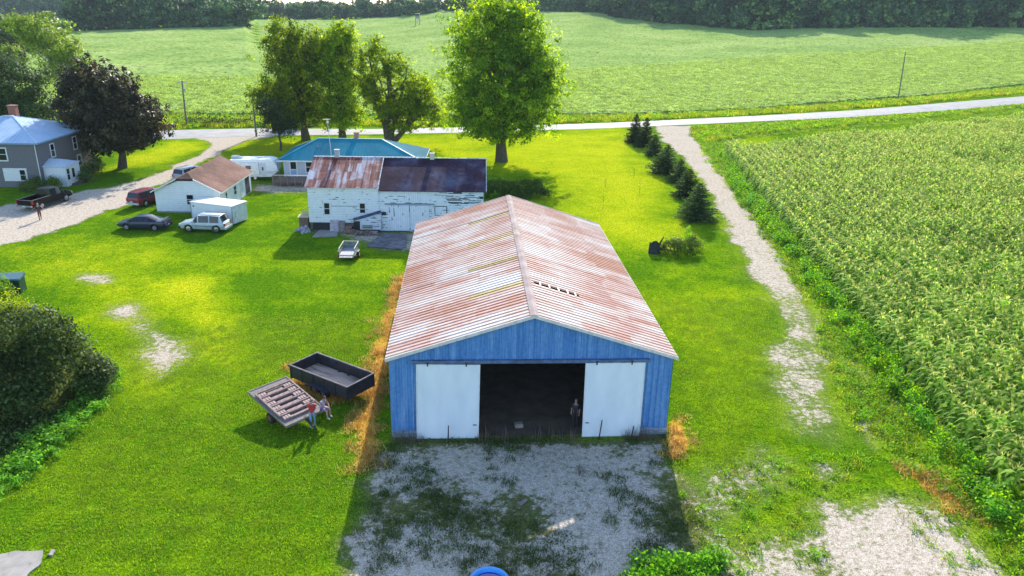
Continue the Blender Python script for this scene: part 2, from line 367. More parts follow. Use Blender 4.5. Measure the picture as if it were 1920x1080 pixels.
def split_ground():
    nX, nY = len(gx), len(gy)
    i, j = np.meshgrid(np.arange(nX-1), np.arange(nY-1)); a = (j*nX+i).ravel()
    Fq = np.stack([a, a+1, a+nX+1, a+nX], 1); V = np.stack([gX, gY, gZ], 1)
    cx = gX[Fq].mean(1); cy = gY[Fq].mean(1)
    fm = lambda arr: arr[Fq].mean(1)
    full_ = lambda v: (lambda o: (o.__setitem__(near, v), o)[1])(np.zeros(gX.shape))
    D_, L_, Y_, E_, T_ = (fm(full_(q)) for q in (mdrive, mlane0, myard*0+mask(YARD, jx, jy, .5), meast, mdirt))
    far = cy > 215
    kind = np.zeros(len(Fq), int)
    kind[T_ > .45] = 5; kind[E_ > .5] = 4; kind[Y_ > .5] = 3; kind[L_ > .5] = 2; kind[D_ > .5] = 1; kind[far] = 6
    names = {0: ('lawn', 'grass'), 1: ('driveway',) , 2: ('gravel_lane',), 3: ('gravel_yard',), 4: ('stony_ground',), 5: ('bare_soil',), 6: ('terrain',)}
    labs = {0: 'mown bright green lawn with yellower sweeps and mower wear around the farm buildings', 1: 'pale gravel driveway running from the road past the grey house', 2: 'pale gravel lane between the row of spruces and the cornfield',
            3: 'shaded gravel yard with grass tufts in front of the blue barn', 4: 'sunlit patch of pale stony ground right of the gravel yard', 5: 'bare pale earth patches worn in the lawn', 6: 'distant rolling ground under the far fields'}
    for k, nm in names.items():
        sel = Fq[kind == k]
        if not len(sel): continue
        u, inv = np.unique(sel, return_inverse=True); inv = inv.reshape(sel.shape)
        me = fast_mesh(nm[0], V[u], inv, GROUND, True, {'grav': grav[u], 'dead': dead[u], 'dry': dry[u], 'weedy': weedy[u], 'moss': moss[u]})
        tag(mobj(nm[0], me), labs[k], nm[0].replace('_', ' '), kind='structure')
split_ground()

def asphalt():
    mt, t, p, o = nodes('old asphalt'); g = t.nodes.new('ShaderNodeNewGeometry')
    n = noise(t, g.outputs['Position'], .5, 6, .6); n2 = noise(t, g.outputs['Position'], 12, 3)
    c = ramp(t, n.outputs[0], [(.35, (.21, .2, .2)), (.65, (.28, .27, .265))]); c2 = ramp(t, n2.outputs[0], [(.3, .8), (.7, 1.15)])
    t.links.new(mixc(t, 1, c.outputs[0], c2.outputs[0], 'MULTIPLY'), p.inputs['Base Color']); p.inputs['Roughness'].default_value = .85; return mt
mb = MB()
rn = gp(ROAD_N); rs = gp(ROAD_S)
def dens(P, n=16):
    return np.concatenate([P[i]+(P[i+1]-P[i])*np.arange(n)[:, None]/n for i in range(len(P)-1)]+[P[-1:]])
rn, rs = dens(rn), dens(rs); mid = (rn+rs)/2
zr = lambda q, e: tz(*q)+e
vs = []
for a, c, b in zip(rn, mid, rs): vs += [(a[0], a[1], zr(a, .02)), (c[0], c[1], zr(c, .09)), (b[0], b[1], zr(b, .02))]
mb.add(vs, [(3*i+k, 3*i+k+1, 3*i+k+4, 3*i+k+3) for i in range(len(rn)-1) for k in (0, 1)])
tag(mb.build('road', asphalt(), recalc=False), 'pale grey country road crossing behind the farm', 'road', kind='structure')

# ---------------------------------------------------------------- soybean field
def soy_material():
    mt, t, p, o = nodes('soybean leaves'); g = t.nodes.new('ShaderNodeNewGeometry'); P = g.outputs['Position']
    n1 = noise(t, mapping(t, P, (1, .4, 1)), 1.1, 6, .75); n2 = noise(t, P, .035, 4, .55); n3 = noise(t, P, .25, 4, .6)
    c = ramp(t, n2.outputs[0], [(.3, (.18, .28, .07)), (.5, (.25, .35, .09)), (.7, (.31, .39, .12))])
    f = ramp(t, n1.outputs[0], [(.36, .35), (.48, 1.0), (.7, 1.3)]); f2 = ramp(t, n3.outputs[0], [(.3, .82), (.7, 1.12)])
    col = mixc(t, 1, mixc(t, 1, c.outputs[0], f.outputs[0], 'MULTIPLY'), f2.outputs[0], 'MULTIPLY')
    t.links.new(col, p.inputs['Base Color']); p.inputs['Roughness'].default_value = 1; p.inputs['Specular IOR Level'].default_value = .0
    bump(t, p, n1.outputs[0], .35, .2); return mt
SOY = soy_material()
SOUTH = gp([(-300, 224), (0, 224), (200, 222), (320, 219), (480, 219), (700, 219), (860, 222), (1060, 219), (1230, 217), (1400, 209), (1600, 196), (1760, 187), (1920, 174), (2300, 150)])
def soyfield():
    rows = []; ts = np.linspace(-.82, .86, 620)
    ysouth = np.interp(ts, SOUTH[:, 0]/SOUTH[:, 1], SOUTH[:, 1]); yn = np.interp(ts, _T, _D)
    K = 300; s = (np.linspace(0, 1, K)**1.7)[:, None]
    Yg = ysouth[None]+(yn-ysouth)[None]*s+fbm(ts[None]*900+0*s, s*0, 6, 5)*1.5; Xg = ts[None]*Yg
    amp = .32
    Zg = terrain(Xg, Yg)+.62+amp*(fbm(Xg, Yg*.5, 1.3, 77, 2)-.5)*1.8+.25*(fbm(Xg, Yg, 9, 79)-.5)
    Zg[0] = terrain(Xg[0], Yg[0])-.05
    Yg[1] = Yg[0]+.2*rng.random(len(ts)); Zg[1] = terrain(Xg[1], Yg[1])+.35+.5*rng.random(len(ts))
    n = len(ts); i, j = np.meshgrid(np.arange(n-1), np.arange(K-1)); a = (j*n+i).ravel()
    me = fast_mesh('soybean_field', np.stack([Xg.ravel(), Yg.ravel(), Zg.ravel()], 1), np.stack([a, a+1, a+n+1, a+n], 1), SOY, True)
    tag(mobj('soybean_field', me), 'wide pale green soybean field rising gently beyond the road', 'field', kind='stuff')
soyfield()

# ---------------------------------------------------------------- leaves and scattering
def leafcloud(C, size, r=rng, aspect=.62, flat=0.0, jit=.35, nrm=None):
    """C (n,3) centres -> folded leaf quads, returns V,F"""
    n = len(C); d = r.normal(size=(n, 3)); d[:, 2] *= 1-flat*.4; d /= np.linalg.norm(d, axis=1)[:, None]
    if nrm is not None:
        q0 = nrm+r.normal(size=(n, 3))*.38; q0 /= np.linalg.norm(q0, axis=1)[:, None]; d = d-q0*(d*q0).sum(1)[:, None]; d /= np.linalg.norm(d, axis=1)[:, None]+1e-9
    q = r.normal(size=(n, 3)) if nrm is None else q0; q[:, 2] += flat*3 if nrm is None else 0; b = np.cross(d, q); b /= np.linalg.norm(b, axis=1)[:, None]+1e-9
    s = size*(1+jit*r.normal(size=n)).clip(.4, 2)[:, None]
    u = d*s*.5; v = b*s*.5*aspect
    V = np.stack([C-u, C-v*.9-u*.1, C+u, C+v*.9-u*.1], 1).reshape(-1, 3)
    return V, np.arange(4*n).reshape(-1, 4)
def scatter(name, label, cat, pts, temps, smin=.8, smax=1.2, group=None, tilt=.0):
    """geometry-node instances on points: used for uncountable stuff only"""
    pts = np.asarray(pts, float)
    pm = bpy.data.meshes.new(name); pm.vertices.add(len(pts)); pm.vertices.foreach_set('co', pts.astype(np.float32).ravel())
    o = bpy.data.objects.new(name, pm); COL.objects.link(o); tag(o, label, cat, group, 'stuff')
    c = bpy.data.collections.new(name+' plants')
    for tme in temps: c.objects.link(bpy.data.objects.new(tme.name, tme))
    g = bpy.data.node_groups.new(name+' scatter', 'GeometryNodeTree')
    g.interface.new_socket('Geometry', in_out='INPUT', socket_type='NodeSocketGeometry'); g.interface.new_socket('Geometry', in_out='OUTPUT', socket_type='NodeSocketGeometry')
    n = g.nodes; gi = n.new('NodeGroupInput'); go = n.new('NodeGroupOutput'); ip = n.new('GeometryNodeInstanceOnPoints'); ci = n.new('GeometryNodeCollectionInfo')
    ci.inputs['Collection'].default_value = c; ci.inputs['Separate Children'].default_value = True; ip.inputs['Pick Instance'].default_value = True
    def rv(lo, hi, typ='FLOAT_VECTOR', seed=0):
        r = n.new('FunctionNodeRandomValue'); r.data_type = typ; k = 0 if typ == 'FLOAT_VECTOR' else 2
        r.inputs[k].default_value = lo; r.inputs[k+1].default_value = hi; r.inputs['Seed'].default_value = seed
        return r.outputs[0 if typ == 'FLOAT_VECTOR' else 1]
    L = g.links; L.new(gi.outputs[0], ip.inputs['Points']); L.new(ci.outputs[0], ip.inputs['Instance'])
    L.new(rv((-tilt, -tilt, 0), (tilt, tilt, 6.283)), ip.inputs['Rotation']); L.new(rv(smin, smax, 'FLOAT', 3), ip.inputs['Scale'])
    L.new(ip.outputs[0], go.inputs[0]); o.modifiers.new('scatter', 'NODES').node_group = g
    return o
def blades(name, mats, n, h, w, spread, bend=.5, r=None, mi=None):
    r = r or np.random.default_rng(5); V = []; F = []; rn_ = []
    for k in range(n):
        a = r.random()*6.283; x, y = spread*r.normal(), spread*r.normal(); hh = h*(.6+.6*r.random()); b = bend*hh*(.3+r.random()); ca, sa = math.cos(a), math.sin(a)
        px, py = -sa*w/2, ca*w/2; i = len(V)
        V += [(x-px, y-py, 0), (x+px, y+py, 0), (x+ca*b*.35+px*.8, y+sa*b*.35+py*.8, hh*.6), (x+ca*b*.35-px*.8, y+sa*b*.35-py*.8, hh*.6), (x+ca*b+px*.1, y+sa*b+py*.1, hh), (x+ca*b-px*.1, y+sa*b-py*.1, hh)]
        F += [(i, i+1, i+2, i+3), (i+3, i+2, i+4, i+5)]; rn_ += [r.random()]*6
    return fast_mesh(name, V, F, mats, False, {'rnd': rn_})
def leafclump(name, mt, n, rad, h, size, seed=1, flat=.3):
    r = np.random.default_rng(seed); C = r.normal(size=(n, 3))*[rad*.5, rad*.5, h*.28]; C[:, 2] = np.abs(C[:, 2]+h*.45)
    V, F = leafcloud(C, size, r, flat=flat); return fast_mesh(name, V, F, mt, False, {'rnd': np.repeat(r.random(n), 4)})
def inpoly(px, density, z=0, feather=.6, seed=0, world=None, wob=1.0):
    P = gp(px) if world is None else np.asarray(world, float); r = np.random.default_rng(seed); lo, hi = P.min(0)-feather, P.max(0)+feather
    n = int(density*np.prod(hi-lo)); X = lo[0]+r.random(n)*(hi[0]-lo[0]); Y = lo[1]+r.random(n)*(hi[1]-lo[1])
    m_ = np.clip(sdist(P, X+wob*(fbm(X, Y, 2.2, seed+9)-.5)*2, Y)/(2*feather)+.5, 0, 1) > r.random(n)
    X, Y = X[m_], Y[m_]; return np.stack([X, Y, terrain(X, Y)+z], 1)

G_LUSH = leafmat('weed leaves', [(.05, .15, .006), (.14, .31, .01), (.27, .42, .012)], .45)
G_YEL = leafmat('yellow weed leaves', [(.12, .2, .01), (.3, .36, .012), (.42, .4, .04)], .45)
G_DEAD = leafmat('dead grass', [(.28, .16, .03), (.6, .34, .06), (.7, .54, .22)], .35, (1.3, 1.1, .7))
G_DARK = leafmat('dark shrub leaves', [(.012, .035, .008), (.05, .09, .02), (.2, .28, .08)], .3)

# ---------------------------------------------------------------- the blue barn
YAW = R(3.6)
def rib_wall(x0, x1, zb, zt, pitch=.3, dep=.06, y=0, mi=0, along='x'):
    """ribbed steel sheet; zb, zt functions or numbers"""
    mb = MB(); zb_ = zb if callable(zb) else (lambda x: zb); zt_ = zt if callable(zt) else (lambda x: zt); xs = []; x = x0
    while x < x1-1e-6:
        for dx, d in ((0, 0), (.55, 0), (.65, 1), (.9, 1)):
            if x+dx*pitch < x1: xs.append((x+dx*pitch, d))
        x += pitch
    xs.append((x1, 0)); vs = []
    for x, d in xs:
        yy = y-d*dep
        for z in (zb_(x), zt_(x)): vs.append((x, yy, z) if along == 'x' else (yy, x, z))
    mb.add(vs, [(2*i, 2*i+2, 2*i+3, 2*i+1) for i in range(len(xs)-1)], mi); return mb
def join(*mbs):
    r = MB()
    for m_ in mbs:
        b = len(r.v); r.v += m_.v; r.f += [tuple(i+b for i in f) for f in m_.f]; r.m += m_.m
    return r
def blue_steel():
    mt, t, p, o = nodes('blue painted ribbed steel'); tc = t.nodes.new('ShaderNodeTexCoord')
    n = noise(t, mapping(t, tc.outputs['Object'], (1, 1, .08)), 2.6, 6, .68); n2 = noise(t, tc.outputs['Object'], 5, 4)
    c = ramp(t, n.outputs[0], [(.3, (.035, .15, .42)), (.5, (.08, .23, .52)), (.75, (.22, .38, .64))])
    c2 = ramp(t, n2.outputs[0], [(.3, .8), (.65, 1.1)])
    t.links.new(mixc(t, 1, c.outputs[0], c2.outputs[0], 'MULTIPLY'), p.inputs['Base Color']); p.inputs['Roughness'].default_value = .5; return mt
BLUE = blue_steel()
def rust_roof(name, pal, white, thr, ax=0, panel=.86, length=2.6, red2=(.27, .1, .07), mid=(.5, .29, .24)):
    mt, t, p, o = nodes(name); tc = t.nodes.new('ShaderNodeTexCoord'); s = t.nodes.new('ShaderNodeSeparateXYZ'); t.links.new(tc.outputs['Object'], s.inputs[0])
    run, acr = (s.outputs[0], s.outputs[1]) if ax == 0 else (s.outputs[1], s.outputs[0])   # run = down the slope, acr = along the ridge
    pa = math_(t, 'FLOOR', math_(t, 'DIVIDE', acr, panel))
    wn0 = t.nodes.new('ShaderNodeTexWhiteNoise'); wn0.noise_dimensions = '1D'; t.links.new(pa, wn0.inputs['W'])
    pr = math_(t, 'FLOOR', math_(t, 'ADD', math_(t, 'DIVIDE', run, length), math_(t, 'MULTIPLY', wn0.outputs['Value'], .35)))
    cb = t.nodes.new('ShaderNodeCombineXYZ'); t.links.new(pa, cb.inputs[0]); t.links.new(pr, cb.inputs[1])
    wn = t.nodes.new('ShaderNodeTexWhiteNoise'); wn.noise_dimensions = '2D'; t.links.new(cb.outputs[0], wn.inputs['Vector'])
    st = (.22, 3.2, .22) if ax == 0 else (3.2, .22, .22)
    n = noise(t, mapping(t, tc.outputs['Object'], st), 1.1, 7, .68); n2 = noise(t, tc.outputs['Object'], 3.5, 6, .7); n3 = noise(t, tc.outputs['Object'], .28, 3, .5)
    f = math_(t, 'ADD', math_(t, 'MULTIPLY', wn.outputs['Value'], .30 if ax else .20), math_(t, 'MULTIPLY', n.outputs[0], 1.0)); f = math_(t, 'ADD', f, math_(t, 'MULTIPLY', n2.outputs[0], .35)); f = math_(t, 'ADD', f, math_(t, 'MULTIPLY', n3.outputs[0], .66))
    r = ramp(t, math_(t, 'MULTIPLY', f, .47), [(thr-.07, white), (thr, pal), (thr+.05, mid), (thr+.12, red2)])
    t.links.new(r.outputs[0], p.inputs['Base Color']); p.inputs['Roughness'].default_value = .7; p.inputs['Specular IOR Level'].default_value = .15
    bump(t, p, n2.outputs[0], .12, .02); return mt
ROOFRUST = rust_roof('rusty galvanised sheet', (.56, .4, .32), (.62, .56, .51), .495, red2=(.42, .18, .1))

def at_local(px, py, z, ox, oy, yaw):
    x, y = at(px, py, z); dx, dy = x-ox, y-oy; return dx*math.cos(yaw)+dy*math.sin(yaw), -dx*math.sin(yaw)+dy*math.cos(yaw)
def blue_barn():
    OX, OY = -6.16, 34.92; W, L, he, hr, ow, of = 14.65, 25.1, 4.66, 7.04, .2, .25
    b = thing('blue_barn', 'large blue ribbed steel barn with rust streaked roof and open sliding doors', 'barn', (OX, OY, 0), YAW)
    cx = W/2; ZT = lambda x: he-.04+(hr-he)*(1-abs(x-cx)/cx)
    d0, d1, dh = 4.5, 10.15, 4.32          # doorway
    wall = join(rib_wall(0, d0, .42, ZT), rib_wall(d1, W, .42, ZT), rib_wall(d0, d1, dh, ZT))
    back = rib_wall(0, W, .05, ZT, y=L)
    side = join(rib_wall(0, L, .3, he-.05, along='y', y=0), rib_wall(0, L, .3, he-.05, along='y', y=W+.022))
    join(wall, back, side).build('wall', BLUE, b, recalc=False)
    # wooden skirt boards at the foot of the front wall
    sk = MB(); sk.box(-.03, 1.45, -.06, -.025, .03, .23).box(-.03, 1.45, -.055, -.025, .24, .44); sk.box(13.0, W+.03, -.06, -.025, .03, .23).box(13.0, W+.03, -.055, -.025, .24, .44)
    sk.box(-.03, 0, 0, L, 0, .3).box(W+.025, W+.055, 0, L, 0, .3)
    sk.build('skirt_board', paint('peeling blue grey board', (.3, .38, .5), (.16, .17, .2), .8, scale=5, stretch=(.5, 1, 4)), b)
    # roof: two ribbed slopes, ribs run from ridge to eave
    half = cx+ow; y0, y1 = -of, L+.15
    def slope(sgn):
        mb = MB(); ys = []; y = y0; pt = .31
        while y < y1:
            for dy, d in ((0, 0), (.5, 0), (.62, 1), (.85, 1)): ys.append((min(y+dy*pt, y1), d))
            y += pt
        nrm = Vector((sgn*(hr-he)/half, 0, 1)).normalized(); vs = []; xs = (cx, cx+sgn*half*.5, cx+sgn*half)
        for y, d in ys:
            for k, x in enumerate(xs):
                z = hr-(hr-he)*abs(x-cx)/half; q = Vector((x, y, z))+nrm*(.045*d+(.012 if k < 2 else 0)*0); vs.append(q)
        hole = (lambda y, k: False)
        n = len(ys); fs = []; gs = []; op = []
        for i in range(n-1):
            ym = (ys[i][0]+ys[i+1][0])/2
            for k in (0, 1):
                fs.append((3*i+k, 3*i+k+1, 3*i+k+4, 3*i+k+3))
        mb.add(vs, fs); return mb
    sl_ = []
    # cut the sheet into strips so the missing panel and the plastic skylights are real openings
    def strip(sgn, ya, yb, r0, r1, mi=0):
        mb = MB(); ys = []; y = y0; pt = .40
        while y < y1-1e-6:
            for dy, d in ((0, 0), (.62, 0), (.7, 1), (.9, 1)):
                yy = y+dy*pt
                if ya <= yy <= yb: ys.append((yy, d))
            y += pt
        if ys[0][0] > ya+.01: ys.insert(0, (ya, 0))
        if ys[-1][0] < yb-.01: ys.append((yb, 0))
        nrm = Vector((sgn*(hr-he)/half, 0, 1)).normalized(); vs = []
        for y, d in ys:
            for r_ in (r0, r1): vs.append(Vector((cx+sgn*half*r_, y, hr-(hr-he)*r_))+nrm*.038*d)
        mb.add(vs, [(2*i, 2*i+1, 2*i+3, 2*i+2) for i in range(len(ys)-1)], mi); return mb
    lights_l = [(4.55, 5.2), (9.25, 9.95), (14.3, 14.95), (19.9, 20.5)]; hole_r = (4.8, 5.12)
    pieces = []
    ya = y0
    for a, c in lights_l:
        pieces += [strip(-1, ya, a, 0, 1), strip(-1, a, c, 0, .02), strip(-1, a, c, .44, 1)]; ya = c
    pieces.append(strip(-1, ya, y1, 0, 1))
    a, c = hole_r
    pieces += [strip(1, y0, a, 0, 1), strip(1, a, c, 0, .05), strip(1, a, c, .40, 1), strip(1, c, y1, 0, 1)]
    join(*pieces).build('roof', ROOFRUST, b, recalc=False)
    pm = paint('yellowed plastic sheet', (.46, .30, .04), (.28, .17, .03), .4, scale=4)
    for a, c in lights_l: strip(-1, a+.01, c-.01, .02, .44).build('skylight_panel', pm, b, recalc=False)
    a, c = hole_r
    for r_ in (.1, .17, .24, .31, .37):
        x = cx+half*r_; z = hr-(hr-he)*r_; lath = MB(); lath.box(x-.03, x+.03, a-.12, c+.12, z-.02, z+.055); lath.build('lath', paint('bleached wood lath', (.7, .66, .62)), b)
    rc = MB(); mtl = paint('pinkish ridge steel', (.36, .29, .28), (.22, .15, .14), .8, scale=1, spec=.1)
    for s in (-1, 1):
        z = lambda d: hr+.075-d*(hr-he)/half; rc.add([(cx, y0, z(0)), (cx+s*.22, y0, z(.22)), (cx+s*.22, y1, z(.22)), (cx, y1, z(0))], [(0, 1, 2, 3)])
    rc.build('ridge_cap', mtl, b, recalc=False)
    tr = MB(); tw = paint('worn white rake trim', (.66, .62, .6), (.5, .44, .42), .6, scale=4)
    for s in (-1, 1):
        for yy in (y0-.03, y1): tr.prism([(cx, hr+.06), (cx+s*half, he+.06), (cx+s*half, he-.12), (cx, hr-.12)], yy, yy+.028, 'y')
        tr.box(cx+s*half-.015, cx+s*half+.015, y0, y1, he-.1, he+.0)
    tr.build('rake_trim', tw, b)
    # sliding doors on their track
    tk = MB(); tk.box(1.1, 13.4, -.2, -.06, 4.42, 4.56); tk.box(1.1, 13.4, -.16, -.1, 4.36, 4.42); tk.build('door_track', paint('dull blue rail', (.1, .16, .3), (.05, .07, .13)), b)
    dm_ = paint('white corrugated door steel', (.74, .77, .84), (.66, .70, .78), .55, scale=1.5, stretch=(1, 1, .3)); em = paint('door edge steel', (.75, .75, .76), (.6, .6, .62), .5)
    for xa, xb, tilt in ((1.35, 4.62, R(.9)), (10.05, 13.18, R(-.3))):
        M_ = Matrix.Translation((xa, -.14, 4.36)) @ Matrix.Rotation(tilt, 4, 'Y'); w = xb-xa
        sh = rib_wall(0, w, -4.34, 0, .1, .008)
        sh.v = [tuple(M_ @ Vector(v)) for v in sh.v]; d = sh.build('door', dm_, b, recalc=False)
        fr = MB(); fr.box(0, .05, -.035, .02, -4.36, 0, M=M_).box(w-.05, w, -.035, .02, -4.36, 0, M=M_).box(.05, w-.05, -.035, .02, -4.36, -4.3, M=M_).box(.05, w-.05, -.035, .02, -.05, 0, M=M_); fr.build('door_frame', em, d)
        for hx in (.55, w-.75):
            h = MB(); h.box(hx, hx+.07, -.06, -.036, -.1, .1, M=M_); h.tube([M_ @ Vector((hx+.035, -.09, .1)), M_ @ Vector((hx+.035, -.03, .1))], .06, 10); h.build('door_roller', DARKWOOD, d)
        hx = w-.32 if xa < 5 else .14
        h = MB(); h.bar(M_ @ Vector((hx, -.07, -3.5)), M_ @ Vector((hx+.2, -.07, -3.5)), .03, .03); h.bar(M_ @ Vector((hx+.1, -.07, -3.5)), M_ @ Vector((hx+.1, -.03, -3.5)), .03, .03); h.build('door_handle', DARKWOOD, d)
    # inside: posts, trusses, purlins, dirt floor
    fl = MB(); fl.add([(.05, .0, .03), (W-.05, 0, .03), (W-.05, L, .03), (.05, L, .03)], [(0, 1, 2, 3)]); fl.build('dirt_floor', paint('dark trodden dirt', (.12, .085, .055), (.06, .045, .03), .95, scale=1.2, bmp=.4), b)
    for y in np.arange(.15, L, 3.1):
        for x in (.12, W-.12):
            p = MB(); p.box(x-.08, x+.08, y-.08, y+.08, 0, he-.15); p.build('post', DARKWOOD, b)
        tr_ = MB(); tr_.bar((.15, y, he-.3), (W-.15, y, he-.3), .1, .2)
        for s in (-1, 1): tr_.bar((cx, y, hr-.25), (cx+s*(cx-.1), y, he-.2), .08, .18); tr_.bar((cx, y, hr-.3), (cx+s*3, y, he-.3), .06, .1)
        tr_.build('truss', DARKWOOD, b)
    for x in (d0-.08, d1+.08): dp = MB(); dp.box(x-.08, x+.08, .02, .2, 0, dh); dp.build('door_post', DARKWOOD, b)
    return b
BARN = blue_barn()
def barn_pt(x, y, z=0): return tuple(BARN.matrix_basis @ Vector((x, y, z)))
BARN_M = Matrix.Translation((-6.16, 34.92, 0)) @ Matrix.Rotation(YAW, 4, 'Z')
def bpt(x, y, z=0): v = BARN_M @ Vector((x, y, z)); return (v.x, v.y, v.z)

def stake(label, x, y, h, lean=.02):
    mb = MB(); mb.tube([(0, 0, 0), (lean, 0, h)], [.035, .03], 6); o = mb.build('stake', BLACK); o.location = bpt(x, y); tag(o, label, 'stake', 'thin black stakes in front of the barn doors')
stake('black stake standing before the left sliding barn door', 2.95, -.55, 1.0)
stake('tall black stake before the left half of the right sliding barn door', 10.95, -.45, 1.15, .1)
stake('short black stake among dead stems before the right edge of the right barn door', 12.7, -.4, .75, .08)

# ---------------------------------------------------------------- house parts
def siding(name, c, c2, lap=.16, axis=2, rough=.75, peel=None):
    mt, t, p, o = nodes(name); tc = t.nodes.new('ShaderNodeTexCoord'); s = t.nodes.new('ShaderNodeSeparateXYZ'); t.links.new(tc.outputs['Object'], s.inputs[0])
    z = math_(t, 'FRACT', math_(t, 'DIVIDE', s.outputs[axis], lap)); n = noise(t, tc.outputs['Object'], 2.2, 5, .6)
    base = ramp(t, n.outputs[0], [(.3, c2), (.65, c)]); col = base.outputs[0]
    line = ramp(t, z, [(0, .55), (.06, .7), (.12, 1.0)]); col = mixc(t, 1, col, line.outputs[0], 'MULTIPLY')
    if peel:
        zi = math_(t, 'FLOOR', math_(t, 'DIVIDE', s.outputs[axis], lap)); cb = t.nodes.new('ShaderNodeCombineXYZ')
        t.links.new(s.outputs[0], cb.inputs[0]) if axis == 2 else t.links.new(zi, cb.inputs[0])
        t.links.new(zi if axis == 2 else s.outputs[2], cb.inputs[2]); t.links.new(s.outputs[1], cb.inputs[1])
        v = mapping(t, cb.outputs[0], (.55, .55, 5.3) if axis == 2 else (5.3, 1, .55)); pn = noise(t, v, 2.3, 4, .6)
        pn2 = noise(t, tc.outputs['Object'], .22, 2, .5)
        pf = math_(t, 'ADD', pn.outputs[0], math_(t, 'MULTIPLY_ADD', pn2.outputs[0], .35, -.17)); low = ramp(t, z, [(0, 1.0), (.3, .9), (.62, 0.0)]); pf = math_(t, 'MULTIPLY_ADD', math_(t, 'SUBTRACT', low.outputs[0], 1.0), .16, pf); pr = ramp(t, pf, [(peel, 0.0), (peel+.02, 1.0)])
        col = mixc(t, pr.outputs[0], col, (.13, .115, .11))
    t.links.new(col, p.inputs['Base Color']); p.inputs['Roughness'].default_value = rough; bump(t, p, z, .35, .02); return mt
def shingle(name, c1, c2, c3, sc=1.0):
    mt, t, p, o = nodes(name); tc = t.nodes.new('ShaderNodeTexCoord')
    n = noise(t, tc.outputs['Object'], .35, 4, .55); br = t.nodes.new('ShaderNodeTexBrick'); br.inputs['Scale'].default_value = 2.2*sc; br.inputs['Mortar Size'].default_value = .03
    br.inputs['Color1'].default_value = (.75, .75, .75, 1); br.inputs['Color2'].default_value = (1.2, 1.2, 1.2, 1); br.inputs['Mortar'].default_value = (.45, .45, .45, 1); t.links.new(tc.outputs['Object'], br.inputs['Vector'])
    n2 = noise(t, tc.outputs['Object'], 9, 4, .7); r = ramp(t, n.outputs[0], [(.35, c1), (.5, c2), (.68, c3)]); r2 = ramp(t, n2.outputs[0], [(.3, .7), (.7, 1.3)])
    col = mixc(t, 1, mixc(t, 1, r.outputs[0], br.outputs[0], 'MULTIPLY'), r2.outputs[0], 'MULTIPLY'); t.links.new(col, p.inputs['Base Color']); p.inputs['Roughness'].default_value = .9; p.inputs['Specular IOR Level'].default_value = .12; bump(t, p, n2.outputs[0], .4, .02); return mt
PEEL = siding('peeling white clapboard', (.78, .79, .8), (.68, .69, .71), .17, peel=.575)
PEELV = siding('peeling white upright boards', (.76, .77, .79), (.66, .67, .7), .22, axis=0, peel=.61)

def window(parent, M_, w, h, frame=WHITE, sashes=2, fw=.09, name='window'):
    """M_ maps local (x right, y out of the wall is -y, z up) with origin at lower left of the opening"""
    f = MB()
    f.box(-fw, 0, -.05, .03, -fw, h+fw, M=M_).box(w, w+fw, -.05, .03, -fw, h+fw, M=M_).box(0, w, -.05, .03, h, h+fw, M=M_).box(-.02, w+.02, -.09, .03, -fw, 0, M=M_)
    if sashes > 1: f.box(0, w, -.035, .0, h/2-.03, h/2+.03, M=M_)
    wobj = f.build(name, frame, parent)
    g = MB(); g.box(0, w, -.015, .005, 0, h/2-.03 if sashes > 1 else h, M=M_)
    if sashes > 1: g.box(0, w, -.022, .0, h/2+.03, h, M=M_)
    g.build('pane', GLASS, wobj); return wobj
def face_m(x, y, z, rz): return Matrix.Translation((x, y, z)) @ Matrix.Rotation(rz, 4, 'Z')
def ribbed_slope(P0, P1, Q0, Q1, pitch=.4, h=.03, mi=0):
    """roof sheet between eave line P0-P1 and ridge line Q0-Q1 with upright ribs"""
    P0, P1, Q0, Q1 = map(Vector, (P0, P1, Q0, Q1)); mb = MB(); nrm = (P1-P0).cross(Q0-P0).normalized(); nrm = nrm if nrm.z > 0 else -nrm
    mb.add([P0, P1, Q1, Q0], [(0, 1, 2, 3)], mi); L = (P1-P0).length; n = int(L/pitch)
    dirv = (P1-P0).normalized(); up = nrm.cross(dirv); up = up if up.z > 0 else -up
    def height(s):      # length of the slope line at distance s, clipped by the hips
        best = 0; base = P0+dirv*s
        pts = [P0, Q0, Q1, P1]; mx = 0
        for a, b in zip(pts[:-1], pts[1:]):
            sa, sb = (a-P0).dot(dirv), (b-P0).dot(dirv); ha, hb = (a-P0).dot(up), (b-P0).dot(up)
            if min(sa, sb)-1e-6 <= s <= max(sa, sb)+1e-6 and abs(sb-sa) > 1e-6: mx = max(mx, ha+(hb-ha)*(s-sa)/(sb-sa))
        return mx
    for i in range(n+1):
        s = min(max(i*pitch, .03), L-.03); hh = height(s)
        if hh > .1:
            a = P0+dirv*s+nrm*h*.5; mb.bar(a, a+up*hh, .035, h, mi, up=tuple(nrm))
    return mb

